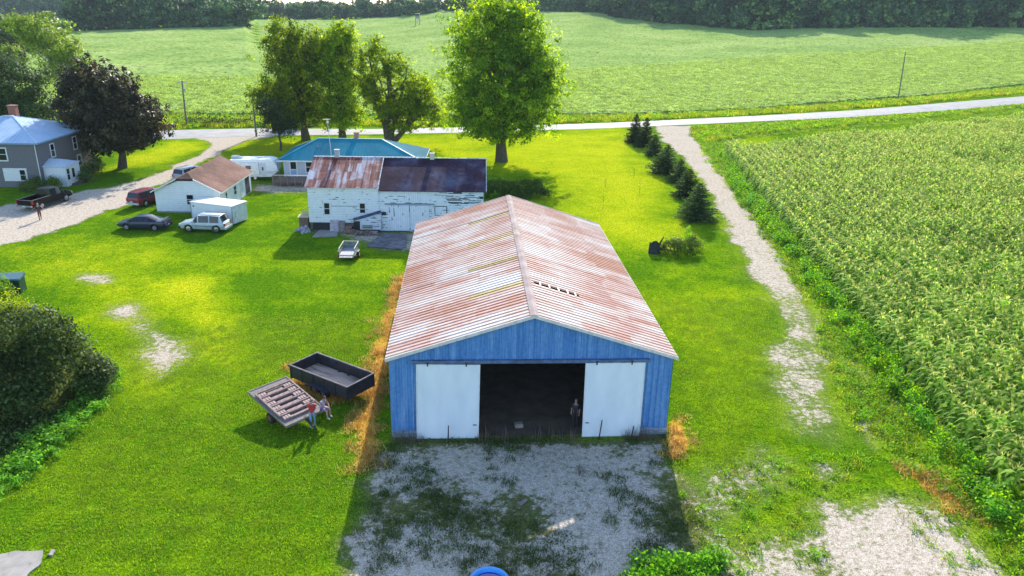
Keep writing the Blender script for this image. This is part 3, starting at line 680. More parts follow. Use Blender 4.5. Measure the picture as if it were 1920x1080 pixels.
# ---- old white barn with two roofs
def white_barn():
    OX, OY = -20.3, 73.1
    b = thing('white_barn', 'old white clapboard barn with peeling paint, half rusty metal and half shingle roof', 'barn', (OX, OY, 0), R(2.6))
    WL, WR, D = 6.95, 17.3, 10.4; eL, eR = 4.55, 4.35; rz_ = 6.5; y2 = D/2
    w = MB()
    w.prism([(0, 0.9), (D, 0.0), (D, eL), (y2, rz_-.12), (0, eL)], .0, WL, 'x'); w.build('wall', PEEL, b)
    w2 = MB(); w2.prism([(.1, .05), (D, .05), (D, eR), (y2+.05, rz_-.2), (.1, eR)], WL+.004, WR, 'x'); w2.build('wall', PEEL, b)
    f = MB(); f.box(.05, WL-.05, .12, .5, 0, .9); f.build('foundation', paint('dark fieldstone', (.2, .16, .14), (.06, .05, .05), .9, scale=3, bmp=.5), b)
    # roofs
    RL = rust_roof('rusted white metal sheet', (.36, .27, .27), (.46, .48, .54), .485, ax=1, panel=.4, length=1.4, red2=(.13, .035, .03), mid=(.3, .11, .09))
    r = MB()
    a = ribbed_slope((-.25, -.3, eL-.08), (WL, -.3, eL-.08), (-.25, y2, rz_), (WL, y2, rz_), .7, .05); c = ribbed_slope((WL, D+.3, eL-.08), (-.25, D+.3, eL-.08), (WL, y2, rz_), (-.25, y2, rz_), .7, .05)
    join(a, c).build('roof', RL, b, recalc=False)
    SH = shingle('dark plum shingles', (.035, .015, .03), (.06, .035, .06), (.11, .11, .17))
    r2 = MB(); th = .09
    r2.prism([(-.25, eR-.1), (y2, rz_-.07), (D+.3, eR-.1), (D+.3, eR-.1-th), (y2, rz_-.07-th), (-.25, eR-.1-th)], WL+.003, WR+.25, 'x'); r2.build('roof', SH, b)
    e = MB(); e.bar((WR+.27, -.28, eR-.08), (WR+.27, y2, rz_-.02), .06, .16); e.bar((WR+.27, D+.3, eR-.08), (WR+.27, y2, rz_-.02), .06, .16); e.box(WL, WL+.07, -.28, -.2, eR-.1, eL-.05)
    e.bar((WL+.0, -.3, eL-.03), (WL+.0, y2, rz_+.04), .09, .08); e.box(-.25, WR+.25, y2-.08, y2+.08, rz_-.03, rz_+.045); e.build('roof_trim', paint('chipped white verge', (.62, .62, .62), (.2, .2, .22), .8, scale=7, lo=.45, hi=.5), b)
    for x in (1.55, 5.05): window(b, face_m(x, 0, 1.75, 0), .5, 1.12, fw=.08)
    t_ = MB(); t_.box(2.25, 4.85, -.05, -.004, 2.55, 2.62); t_.build('rail_board', paint('grey blue rail', (.3, .34, .4)), b)
    # big sliding doors of upright boards
    for xa, xb in ((7.8, 9.95), (9.99, 11.9)):
        d = MB(); d.box(xa, xb, .0, .095, .12, 2.72); d.build('barn_door', PEELV, b)
    d = MB(); d.box(7.5, 12.4, -.04, .096, 2.76, 2.9); d.build('door_track', paint('grey blue rail', (.3, .34, .4)), b)
    d = MB(); d.box(9.4, 10.9, .03, .095, 3.05, 4.1); d.build('loft_door', PEELV, b)
    d = MB(); d.box(12.5, 13.6, .05, .095, 1.75, 2.6); df = d.build('hatch', PEEL, b)
    d = MB(); 
    for q in ((12.44, 12.5, 1.7, 2.66), (13.6, 13.66, 1.7, 2.66), (12.5, 13.6, 1.69, 1.74), (12.5, 13.6, 2.61, 2.66)): d.box(q[0], q[1], .03, .094, q[2], q[3])
    d.build('frame', DARKWOOD, df)
    d = MB(); d.box(7.15, 7.6, .07, .097, 1.65, 2.0); d.build('opening_shade_panel', BLACK, b)  # black panel for the shade inside; the wall is not cut
    # broken boards: black strips put in for the shade in gaps and hanging clapboards under the eave on the right
    g_ = MB()
    r_ = random.Random(3)
    for k in range(34):
        x = 12.5+r_.random()*4.6; z = 2.9+r_.random()*1.35; l = .3+r_.random()*1.2; g_.box(x, min(x+l, WR-.03), .07+.0008*k, .098, z, z+.04+.05*r_.random())
    g_.build('board_gap_shade', BLACK, b)
    # sagging lower boards and the bowed entry by the join
    s = MB(); s.prism([(-.0, .35), (.0, 1.95), (-.32, 1.3), (-.55, .35)], 5.05, 7.1, 'x'); s.build('bulkhead', siding('bowed white boards', (.6, .63, .66), (.5, .52, .55), .2, peel=.62), b)
    s = MB(); s.bar((4.4, -.42, 1.32), (7.15, -.2, 2.12), .1, .26); s.build('bulkhead_roof', paint('blue grey felt', (.08, .12, .24), (.03, .04, .08), .8), b)
    s = MB(); s.box(5.2, 6.4, -.60, -.56, .42, .86); v = s.build('vent', paint('pale vent board', (.6, .58, .55)), b)
    s = MB(); s.box(5.3, 6.3, -.615, -.605, .50, .60).box(5.3, 6.3, -.615, -.605, .68, .78); s.build('slot_shade', BLACK, v)  # black strips put in for the shade inside the vent
    boxes('doorway', BLACK, b, [(4.35, 5.0, -.02, .0, .1, 1.05)]); boxes('low_shade_panel', BLACK, b, [(.3, 1.9, .085, .11, .1, .85)])  # black panels on the closed wall, in place of the shade inside
    s = MB(); s.box(8.5+.3, 8.9+.3, y2-.2, y2+.2, rz_-.2, rz_+.75) if 0 else None
    for x, h, mt in ((2.15, .75, 'grey block'), (11.95, .5, 'pale block')):
        c = MB(); c.box(x-.22, x+.22, y2-.2, y2+.2, rz_-.25, rz_+h-.1).box(x-.26, x+.26, y2-.24, y2+.24, rz_+h-.1, rz_+h)
        c.build('chimney', paint(mt+' chimney', (.42, .42, .45) if 'grey' in mt else (.6, .58, .5), None, .9, scale=8), b)
    return Matrix.Translation((OX, OY, 0)) @ Matrix.Rotation(R(2.6), 4, 'Z')
WBM = white_barn()
def wpt(x, y, z=0): v = WBM @ Vector((x, y, z)); return (v.x, v.y, v.z)

# things lying along the foot of the white barn
def slabthing(name, label, cat, px, z0, z1, mt, rough=.12, seed=0):
    P = gp(px); c = P.mean(0); r = np.random.default_rng(seed); n = len(P); Q = []
    for i in range(n):
        for k in range(4): q = P[i]+(P[(i+1) % n]-P[i])*k/4; Q.append(q-c+r.normal(size=2)*rough*.5)
    mb = MB(); mb.prism([tuple(q) for q in Q], z0, z1, 'z'); o = mb.build(name, mt); o.location = (c[0], c[1], tz(*c)); tag(o, label, cat); return o
slabthing('concrete_slab', 'flat grey concrete slab before the leaning boards of the white barn', 'slab', [(585, 446), (600, 432), (633, 434), (633, 444)], .02, .12, CONC, .05, 1)
slabthing('scrap_sheet', 'wide dark weathered sheet lying on the grass before the white barn doors', 'sheet', [(688, 463), (716, 438), (762, 440), (762, 462), (752, 470)], .03, .14, paint('weathered felt', (.2, .18, .19), (.08, .07, .08), .9, scale=1.5, bmp=.6), .12, 2)
slabthing('driveway_slab', 'pale concrete slab at the lower left corner of the lawn', 'slab', [(-40, 1048), (30, 1036), (81, 1034), (77, 1058), (52, 1079), (40, 1100), (-40, 1100)], .01, .06, CONC, .03, 3)
slabthing('flat_stone', 'small pale flat stone beside the lower left concrete slab', 'stone', [(91, 1042), (98, 1033), (105, 1034), (98, 1043)], .0, .08, CONC, .03, 4)
slabthing('loose_board', 'short grey board lying on the gravel before the barn doorway', 'board', [(971, 946), (985, 936), (990, 939), (977, 950)], .03, .06, WOODGREY, .0, 5)
def boards(name, label, cat, loc, rz, n, L, w, th, mt, jit=.2, lean=None):
    mb = MB(); r = random.Random(hash(label) % 999)
    for k in range(n):
        M_ = Matrix.Translation((r.uniform(-jit, jit), k*w*1.1-(n*w)/2, th*(k % 3)+.01*k)) @ Matrix.Rotation(r.uniform(-.08, .08), 4, 'Z')
        if lean: M_ = Matrix.Translation((k*w*1.05, 0, 0)) @ Matrix.Rotation(lean, 4, 'X') @ Matrix.Rotation(R(90), 4, 'Y') @ Matrix.Rotation(R(90), 4, 'X')
        if lean: mb.box(-L, 0, -th/2, th/2, -w/2, w/2, M=M_)
        else: mb.box(-L/2, L/2, -w/2, w/2, .01, .01+th, M=M_)
    o = mb.build(name, mt); o.location = loc; o.rotation_euler = (0, 0, rz); return tag(o, label, cat)
PALEWOOD = paint('pale old plank', (.5, .44, .46), (.28, .22, .24), .85, scale=3, stretch=(1, 6, 1))
# boards leaning on the wall
def leaning():
    for i, (x, w, h, lab, mt) in enumerate(((2.05, .85, 1.25, 'wide pale pink door leaning against the foot of the white barn', PALEWOOD), (2.95, .55, 1.2, 'narrow grey plank leaning beside the pale pink door', WOODGREY))):
        mb = MB(); mb.box(0, w, -.03, .03, 0, h, M=Matrix.Rotation(R(-22), 4, 'X')); o = mb.build('leaning_board', mt); o.location = wpt(x, -.5); o.rotation_euler = (0, 0, R(2.6)); tag(o, lab, 'board')
leaning()
def rubble(name, label, cat, loc, n, sx, sy, sz, mt, seed):
    mb = MB(); r = random.Random(seed)
    for k in range(n):
        q = (r.gauss(0, sx*.4), r.gauss(0, sy*.4)); z = sz*.6*max(0, 1-abs(q[0])/sx-abs(q[1])/sy)*r.random(); s = r.uniform(.08, .3)
        M_ = Matrix.Translation((q[0], q[1], z+s*.3)) @ Matrix.Rotation(r.random()*3, 4, Vector((r.random(), r.random(), r.random()+.1)).normalized()); mb.box(-s, s, -s*.6, s*.6, -s*.4, s*.4, M=M_)
    o = mb.build(name, mt); o.location = loc; return tag(o, label, cat, kind='stuff')
rubble('rubble_heap', 'brown heap of bricks and splintered wood right of the leaning planks', 'rubble', wpt(3.9, -.45), 60, .6, .45, .9, paint('brick and wood rubble', (.36, .2, .15), (.14, .09, .07), .9, scale=5), 3)
rubble('stone_heap', 'pale grey heap of stones at the left corner of the white barn', 'rubble', wpt(-.55, -.2), 50, .8, .7, .5, paint('pale rubble', (.45, .44, .46), (.2, .19, .2), .9, scale=4), 4)
rubble('plank_scatter', 'low scatter of planks and brown debris under the bowed wall of the white barn', 'rubble', wpt(5.6, -1.1), 70, 1.5, .5, .25, paint('brown debris', (.3, .2, .16), (.1, .06, .05), .9, scale=5), 5)
boards('plank_stack', 'short stack of pale planks under the bowed wall of the white barn', 'planks', wpt(5.9, -1.0, .12), R(6), 4, 2.0, .14, .05, PALEWOOD)
boards('plank_pile', 'pale planks lying crossed at the right foot of the white barn doors', 'planks', wpt(11.2, -.7, .03), R(-30), 4, 2.2, .16, .05, PALEWOOD)
def crate_stack():
    t = thing('wooden_crate', 'brown wooden crate with a pale lid at the left side of the white barn', 'crate', wpt(-.75, 1.1), R(4))
    m_ = MB(); m_.box(-.45, .45, -.45, .45, 0, 1.25); m_.build('box', paint('brown crate board', (.26, .15, .1), (.12, .08, .06), .85, scale=3, stretch=(1, 1, 6)), t)
    m_ = MB(); m_.box(-.52, .52, -.52, .52, 1.25, 1.32, M=Matrix.Rotation(R(4), 4, 'X')); m_.box(-.2, .3, .2, .45, 1.33, 1.7); m_.build('lid', paint('pale crate lid', (.6, .52, .3), (.42, .34, .2), .8, scale=3), t)
crate_stack()

# ---- garage with brown shingles
def garage():
    OX, OY, yw = -38.2, 78.95, R(1.0); W, L, he, hr = 6.9, 10.3, 2.42, 4.2
    b = thing('white_garage', 'white clapboard garage with brown shingle roof beside the gravel driveway', 'garage', (OX, OY, 0), yw); cx = W/2
    w = MB(); w.prism([(0, 0.02), (W, 0.02), (W, he), (cx+.9, hr-.75), (cx-.9, hr-.75), (0, he)], 0, .12, 'y'); w.prism([(0, 0.02), (W, 0.02), (W, he), (cx, hr-.1), (0, he)], L-.12, L, 'y')
    w.box(0, .12, .12, L-.12, .02, he).box(W-.12, W, .12, L-.12, .02, he); w.build('wall', siding('white garage siding', (.78, .79, .8), (.68, .7, .72), .2, peel=.68), b)
    f = MB(); f.box(-.02, W+.02, -.02, .1, 0, .14); f.build('foundation', CONC, b)
    SH = shingle('brown shingles', (.12, .06, .045), (.2, .1, .075), (.27, .15, .12), 1.3); r = MB(); o_ = .3; th = .08; y0 = -.35; y1 = L+.3; k = .9; hz = hr-(hr-he)*k/(cx+o_)
    z = lambda x: hr-(hr-he+.1)*abs(x-cx)/(cx+o_)
    for s in (-1, 1):
        A = [(cx, y0+1.1, hr), (cx+s*k, y0, z(cx+k)), (cx+s*(cx+o_), y0, z(-o_)), (cx+s*(cx+o_), y1, z(-o_)), (cx, y1, hr)]
        n = len(A); B = [(x, y, zz-th) for x, y, zz in A]; r.add(A+B, [tuple(range(n)), tuple(range(2*n-1, n-1, -1))]+[(i, (i+1) % n, n+(i+1) % n, n+i) for i in range(n)])
    A = [(cx-k, y0, z(cx+k)), (cx+k, y0, z(cx+k)), (cx, y0+1.1, hr)]; B = [(x, y, zz-th) for x, y, zz in A]; r.add(A+B, [(0, 1, 2), (5, 4, 3), (0, 3, 4, 1)])
    r.build('roof', SH, b)
    t_ = MB()
    for s in (-1, 1): t_.bar((cx+s*(cx+o_), y0-.02, z(-o_)-.06), (cx+s*k, y0-.02, z(cx+k)-.06), .04, .12); t_.box(cx+s*(cx+o_)-.02, cx+s*(cx+o_)+.02, y0, y1, z(-o_)-.12, z(-o_)-.02)
    t_.build('roof_trim', WHITE, b)
    window(b, face_m(3.35, 0, .95, 0), .68, 1.0)
    E_ = lambda y, z_: Matrix.Translation((W, y, z_)) @ Matrix.Rotation(R(90), 4, 'Z')
    window(b, E_(1.5, .95), .5, .9); window(b, E_(4.2, 1.0), .8, .9)
    d = MB(); d.box(0, .9, -.05, .02, .1, 2.05, M=E_(6.4, 0)); dd_ = d.build('door', paint('white door', (.68, .7, .7)), b); d = MB(); d.ell((W+.08, 7.2, 1.05), (.04, .04, .04)); d.build('handle', CHROME, dd_)
    d = MB(); d.box(0, 1.4, -.05, .02, .1, 2.1, M=E_(8.2, 0)); d.build('opening_shade_panel', DARKWOOD, b)  # dark panel laid on the wall for the shade of an open bay
garage()

# ---- white box shed
def box_shed():
    P = at(361, 413); b = thing('box_shed', 'low white box trailer shed parked between the garage and the silver off-roader', 'shed', (P[0], P[1], 0), R(-18.5)); W, D, H = 5.1, 2.3, 1.95
    m1 = paint('white box panel', (.78, .79, .8), (.7, .71, .73), .5, scale=1.2)
    w = MB(); w.box(0, W, 0, D, .12, H); w.build('wall', m1, b)
    r = MB(); r.box(-.1, W+.08, -.1, D+.1, H, H+.07)
    for x in np.arange(.4, W, .62): r.box(x, x+.05, -.1, D+.1, H+.07, H+.095)
    r.build('roof', paint('white box roof', (.78, .77, .75), (.68, .66, .64), .5, scale=2), b)
    d = MB(); d.box(W+.004, W+.05, .12, D-.12, .2, H-.1); dd_ = d.build('door', paint('white shed door', (.74, .75, .76)), b)
    h = MB(); h.bar((W+.08, .35, .8), (W+.08, .35, 1.3), .04); h.build('handle', CHROME, dd_)
    t_ = MB(); t_.box(W-.06, W+.02, -.03, -.002, .12, H); t_.box(-.02, .05, -.03, -.002, .12, H); t_.box(0, W, -.02, -.001, .12, .2); t_.build('corner_trim', paint('grey corner trim', (.35, .36, .38)), b)
    v = MB(); v.box(.28, .46, -.05, -.002, 1.5, 1.62); v.build('marker_lamp', BLACK, b)
    f = MB(); f.box(.3, W-.3, .3, D-.3, 0, .12); f.build('skid', DARKWOOD, b)
box_shed()

# ---- teal roofed house
def teal_house():
    b = thing('teal_house', 'low white house with a teal metal hip roof behind the white barn', 'house', (-29.3, 95.5, 0), R(2.2)); W, D, he, hr = 17.2, 8.4, 2.75, 4.75
    w = MB(); w.box(0, W, 0, D, 0, he); w.build('wall', siding('pale grey blue siding', (.5, .54, .6), (.42, .46, .52), .14), b)
    o_ = .65; A = (-o_, -o_, he-.05), (W+o_, -o_, he-.05), (W+o_, D+o_, he-.05), (-o_, D+o_, he-.05); Q0, Q1 = (3.7, D/2, hr), (W-5.2, D/2, hr)
    TE = rust_roof('teal painted metal', (.02, .2, .3), (.015, .24, .34), .9, ax=1, panel=.9, length=20); 
    mt, t, p, o = nodes('teal metal'); tc = t.nodes.new('ShaderNodeTexCoord'); n = noise(t, mapping(t, tc.outputs['Object'], (.25, .25, .25)), 1, 3); r = ramp(t, n.outputs[0], [(.35, (.006, .17, .24)), (.7, (.02, .26, .33))])
    t.links.new(r.outputs[0], p.inputs['Base Color']); p.inputs['Roughness'].default_value = .6; p.inputs['Specular IOR Level'].default_value = .08; p.inputs['Roughness'].default_value = .8; TE = mt
    join(ribbed_slope(A[0], A[1], Q0, Q1, .4), ribbed_slope(A[1], A[2], Q1, Q1, .4), ribbed_slope(A[2], A[3], Q1, Q0, .4), ribbed_slope(A[3], A[0], Q0, Q0, .4)).build('roof', TE, b, recalc=False)
    t_ = MB()
    for i in range(4): t_.bar(tuple(Vector(A[i])-Vector((0, 0, .08))), tuple(Vector(A[(i+1) % 4])-Vector((0, 0, .08))), .05, .16)
    t_.build('fascia', WHITE, b)
    t_ = MB(); t_.bar(Q0, Q1, .18, .06)
    for a, q in zip(A, (Q0, Q1, Q1, Q0)): t_.bar(a, q, .16, .06)
    t_.build('ridge_cap', paint('pale teal cap', (.1, .36, .44)), b)
    sf = MB(); sf.add([A[0], A[1], A[2], A[3]], [(0, 1, 2, 3)]); sf.v = [(x, y, z-.02) for x, y, z in sf.v]; sf.build('soffit', WHITE, b)
    d = MB(); d.box(.75, 1.75, -.05, -.004, .55, 2.5); dr = d.build('door', WHITE, b); g = MB(); g.box(.9, 1.6, -.07, -.052, 1.5, 2.4); g.build('pane', GLASS, dr); g = MB(); g.box(.9, 1.6, -.07, -.052, .7, 1.4); g.build('panel', paint('blue grey panel', (.3, .45, .65)), dr)
    window(b, face_m(2.85, 0, 1.15, 0), .95, 1.25, fw=.14)
    for x in (6.5, 10.5, 14): window(b, face_m(x, 0, 1.15, 0), 1.1, 1.2)
    c = MB(); c.box(8.3, 8.9, 4.6, 5.2, hr-.6, hr+.65).box(8.24, 8.96, 4.54, 5.26, hr+.65, hr+.75); c.build('chimney', paint('tan brick chimney', (.42, .24, .17), (.28, .15, .1), .9, scale=9), b)
    v = MB(); v.tube([(4.0, 2.2, 3.4), (4.0, 2.2, 4.0)], .09, 8); v.build('roof_vent', paint('dark vent', (.1, .12, .14)), b)
    # deck
    dk = thing('wooden_deck', 'weathered wooden deck with railing at the left end of the teal roofed house', 'deck', (-29.75, 92.2, 0), R(2.2))
    m_ = MB(); m_.box(0, 5.4, 0, 3.1, .42, .5); m_.build('floor', WOODGREY, dk)
    for x, y in [(x, 0) for x in np.arange(0, 5.41, .9)]+[(0, 1.5), (0, 3.0)]: boxes('post', WOODGREY, dk, [(x-.05, x+.05, y-.05, y+.05, 0, 1.35)])
    m_ = MB(); m_.box(-.08, 5.45, -.08, .08, 1.35, 1.42).box(-.08, .08, .09, 3.1, 1.35, 1.42); m_.build('handrail', paint('pale handrail', (.55, .5, .46)), dk)
    m_ = MB()
    for x in np.arange(.12, 5.4, .16): m_.box(x-.045, x+.045, -.02, .0, .05+.06*random.random(), 1.3)
    for y in np.arange(.15, 3.1, .3): m_.box(-.02, .02, y-.02, y+.02, .5, 1.35)
    m_.build('skirting', paint('brown deck board', (.2, .13, .1), (.08, .06, .05), .9, scale=4), dk)
    # television mast
    x0, y0, _ = atY(622, 292, 96.0); x1, y1, z1 = atY(613.5, 224, 96.0)
    a = thing('antenna_mast', 'thin pale antenna mast leaning slightly above the teal roof', 'antenna', (x0, 96.0, 0))
    m_ = MB(); m_.tube([(0, 0, 2.5), (x1-x0, 0, z1)], .045, 6); m_.build('mast', paint('galvanised pipe', (.6, .6, .58)), a)
    m_ = MB(); m_.bar((x1-x0-.5, 0, z1), (x1-x0+.35, 0, z1+.05), .04)
    for k in range(6): m_.bar((x1-x0-.45+k*.15, -.35, z1+.02), (x1-x0-.45+k*.15, .35, z1+.02), .03)
    m_.box(x1-x0-.1, x1-x0+.14, -.06, .06, z1-.45, z1-.2); m_.build('aerial', paint('pale aerial', (.7, .7, .66)), a)
teal_house()

# ---- big grey house
def grey_house():
    b = thing('grey_house', 'two storey grey shingled house with pale blue metal hip roof at the left edge', 'house', (-56.25, 89.0, 0), R(2.0))
    W, D, he, hr = 12.6, 12.6, 5.35, 7.5       # extends to -x and +y from its near corner
    GR = paint('grey wood shingle wall', (.19, .18, .19), (.1, .095, .105), .85, scale=9, bmp=.3, lo=.3, hi=.7)
    w = MB(); w.box(-W, 0, 0, D, 0, he); w.build('wall', GR, b)
    o_ = .45; A = (-W-o_, -o_, he), (o_, -o_, he), (o_, D+o_, he), (-W-o_, D+o_, he); Q0, Q1 = (-W/2-.6, D/2, hr), (-W/2+.6, D/2, hr)
    RM = paint('pale blue metal roof', (.42, .53, .66), (.34, .46, .6), .6, scale=.6, spec=.2)
    join(ribbed_slope(A[0], A[1], Q0, Q1, .5, .025), ribbed_slope(A[1], A[2], Q1, Q1, .5, .025), ribbed_slope(A[2], A[3], Q1, Q0, .5, .025), ribbed_slope(A[3], A[0], Q0, Q0, .5, .025)).build('roof', RM, b, recalc=False)
    t_ = MB(); 
    for a, q in zip(A, (Q0, Q1, Q1, Q0)): t_.bar(a, q, .14, .07)
    t_.bar(Q0, Q1, .5, .1); t_.build('ridge_cap', paint('white blue cap', (.5, .62, .75)), b)
    t_ = MB()
    for i in range(4): t_.bar(tuple(Vector(A[i])-Vector((0, 0, .09))), tuple(Vector(A[(i+1) % 4])-Vector((0, 0, .09))), .06, .16)
    t_.build('gutter', paint('dull blue gutter', (.2, .34, .48)), b)
    sf = MB(); sf.add([(x, y, z-.03) for x, y, z in A], [(0, 1, 2, 3)]); sf.build('soffit', paint('grey soffit', (.25, .3, .35)), b)
    c = MB(); c.box(-W/2-.45, -W/2+.45, D/2+.9, D/2+1.6, hr-.6, hr+1.05).box(-W/2-.52, -W/2+.52, D/2+.83, D/2+1.67, hr+1.05, hr+1.15); c.build('chimney', paint('red brick', (.3, .12, .09), (.18, .07, .05), .9, scale=9), b)
    dsp = MB(); dsp.tube([(-.08, -.1, .1), (-.08, -.1, he-.2), (.3, -.3, he-.02)], .05, 6); dsp.build('downpipe', WHITE, b)
    for (x, y, w_, h_) in ((-4.45, 3.25, .85, 1.35), (-9.6, 3.25, .85, 1.35)): window(b, face_m(x, 0, y, 0), w_, h_, fw=.14)
    m_ = MB(); m_.box(-4.35, -1.6, -.08, -.004, .75, 2.3); pl = m_.build('window_panel', WHITE, b); window(b, face_m(-2.4, -.085, .9, 0), .62, 1.2, fw=.08)
    Ee = lambda y, z_: Matrix.Translation((0, y, z_)) @ Matrix.Rotation(R(90), 4, 'Z')
    for y in (2.9, 8.2): window(b, Ee(y, 3.15), .75, 1.45, fw=.13)
    window(b, Ee(8.6, .9), .8, 1.3, fw=.14)
    # entry porch
    v = MB(); v.box(.02, 2.55, .55, 3.9, .0, 2.45); po = v.build('porch', paint('white porch boards', (.66, .68, .7), (.58, .6, .62), .6, scale=1.5, stretch=(6, 6, .5)), b)
    v = MB(); v.prism([(.35, 2.42), (2.22, 3.05), (4.1, 2.42)], .0, .001, 'x') if 0 else None
    v.add([(0.02, .35, 2.42), (2.75, .35, 2.42), (2.75, 4.1, 2.42), (.02, 4.1, 2.42), (.02, 2.2, 3.1), (1.5, 2.2, 3.05)], [(0, 1, 5, 4), (1, 2, 5), (2, 3, 4, 5), (3, 2, 1, 0)]); v.build('porch_roof', paint('pale blue porch roof', (.55, .62, .7), (.45, .52, .6), .5), po)
    Ep = lambda y, z_: Matrix.Translation((2.55, y, z_)) @ Matrix.Rotation(R(90), 4, 'Z')
    window(po, Ep(.8, .75), .6, 1.35, fw=.08); d = MB(); d.box(0, .95, -.05, -.002, .08, 2.1, M=Ep(1.75, 0)); dd_ = d.build('door', WHITE, po)
    g = MB(); g.box(.2, .75, -.065, -.052, .85, 1.95, M=Ep(1.75, 0)); g.build('pane', GLASS, dd_); h = MB(); h.ell((2.63, 2.6, 1.0), (.04, .04, .04)); h.build('handle', CHROME, dd_)
    s = MB(); s.box(2.56, 3.3, 1.5, 3.4, 0, .18); s.build('step', paint('dark red step', (.16, .08, .08)), po)
    # red ornament on the wall
    s = MB(); s.bar((-6.25, -.04, 1.55), (-5.55, -.04, 1.75), .1, .1); s.bar((-5.95, -.05, 1.35), (-5.85, -.05, 1.95), .1, .1); s.build('wall_ornament', paint('dark red iron', (.35, .03, .03)), b)
grey_house()

# ---- caravan
def caravan():
    x, y, z = -36.2, 94.9, 0
    b = thing('caravan', 'white travel caravan parked behind the garage', 'caravan', (x, y, z), R(4)); m1 = paint('white caravan skin', (.72, .74, .76), (.62, .65, .68), .4, scale=2)
    prof = [(0, .55), (0, 2.3), (.35, 2.62), (5.0, 2.72), (5.7, 2.55), (6.1, 1.9), (6.15, 1.3), (5.6, .65), (5.2, .5), (.4, .45)]
    w = MB(); w.prism(prof, 0, 2.3, 'y'); w.build('body', m1, b, smooth=True)
    s = MB(); s.box(1.6, 3.9, -.28, -.002, .75, 2.3); so_ = s.build('slide_out', paint('white slide panel', (.75, .76, .78)), b); s = MB(); s.box(2.3, 2.95, -.3, -.282, 1.5, 1.95); s.build('pane', GLASS, so_)
    s = MB(); s.box(4.1, 4.75, -.02, -.002, .6, 2.3); dd_ = s.build('door', paint('pale caravan door', (.6, .65, .7)), b); s = MB(); s.box(4.25, 4.45, -.035, -.021, 1.3, 1.75); s.build('pane', GLASS, dd_)
    s = MB(); s.box(.05, 5.9, -.015, -.001, .95, 1.02).box(4.8, 5.95, -.015, -.001, 1.15, 1.19); s.build('stripe', paint('blue grey stripe', (.2, .28, .42)), b)
    for x_ in (1.2, 3.6): s = MB(); s.box(x_, x_+.5, .9, 1.4, 2.68, 2.84); s.build('roof_vent', paint('white vent cap', (.7, .7, .68)), b)
    s = MB(); s.box(.3, 1.1, 1.0, 1.9, 2.66, 2.9); s.build('air_conditioner', paint('cream cover', (.6, .6, .5)), b)
    for x_ in (2.5, 3.3):
        wq = MB(); wq.tube([(x_, .02, .33), (x_, .25, .33)], .33, 16); ww = wq.build('wheel', BLACK, b); r_ = MB(); r_.tube([(x_, .0, .33), (x_, .02, .33)], .18, 12); r_.build('rim', WHITE, ww)
    s = MB(); s.bar((5.5, 1.15, .45), (7.0, 1.15, .45), .1); s.build('drawbar', BLACK, b)
    s = MB(); s.box(5.7, 5.76, .7, 1.6, 1.5, 2.2, M=Matrix.Identity(4)); 
caravan()

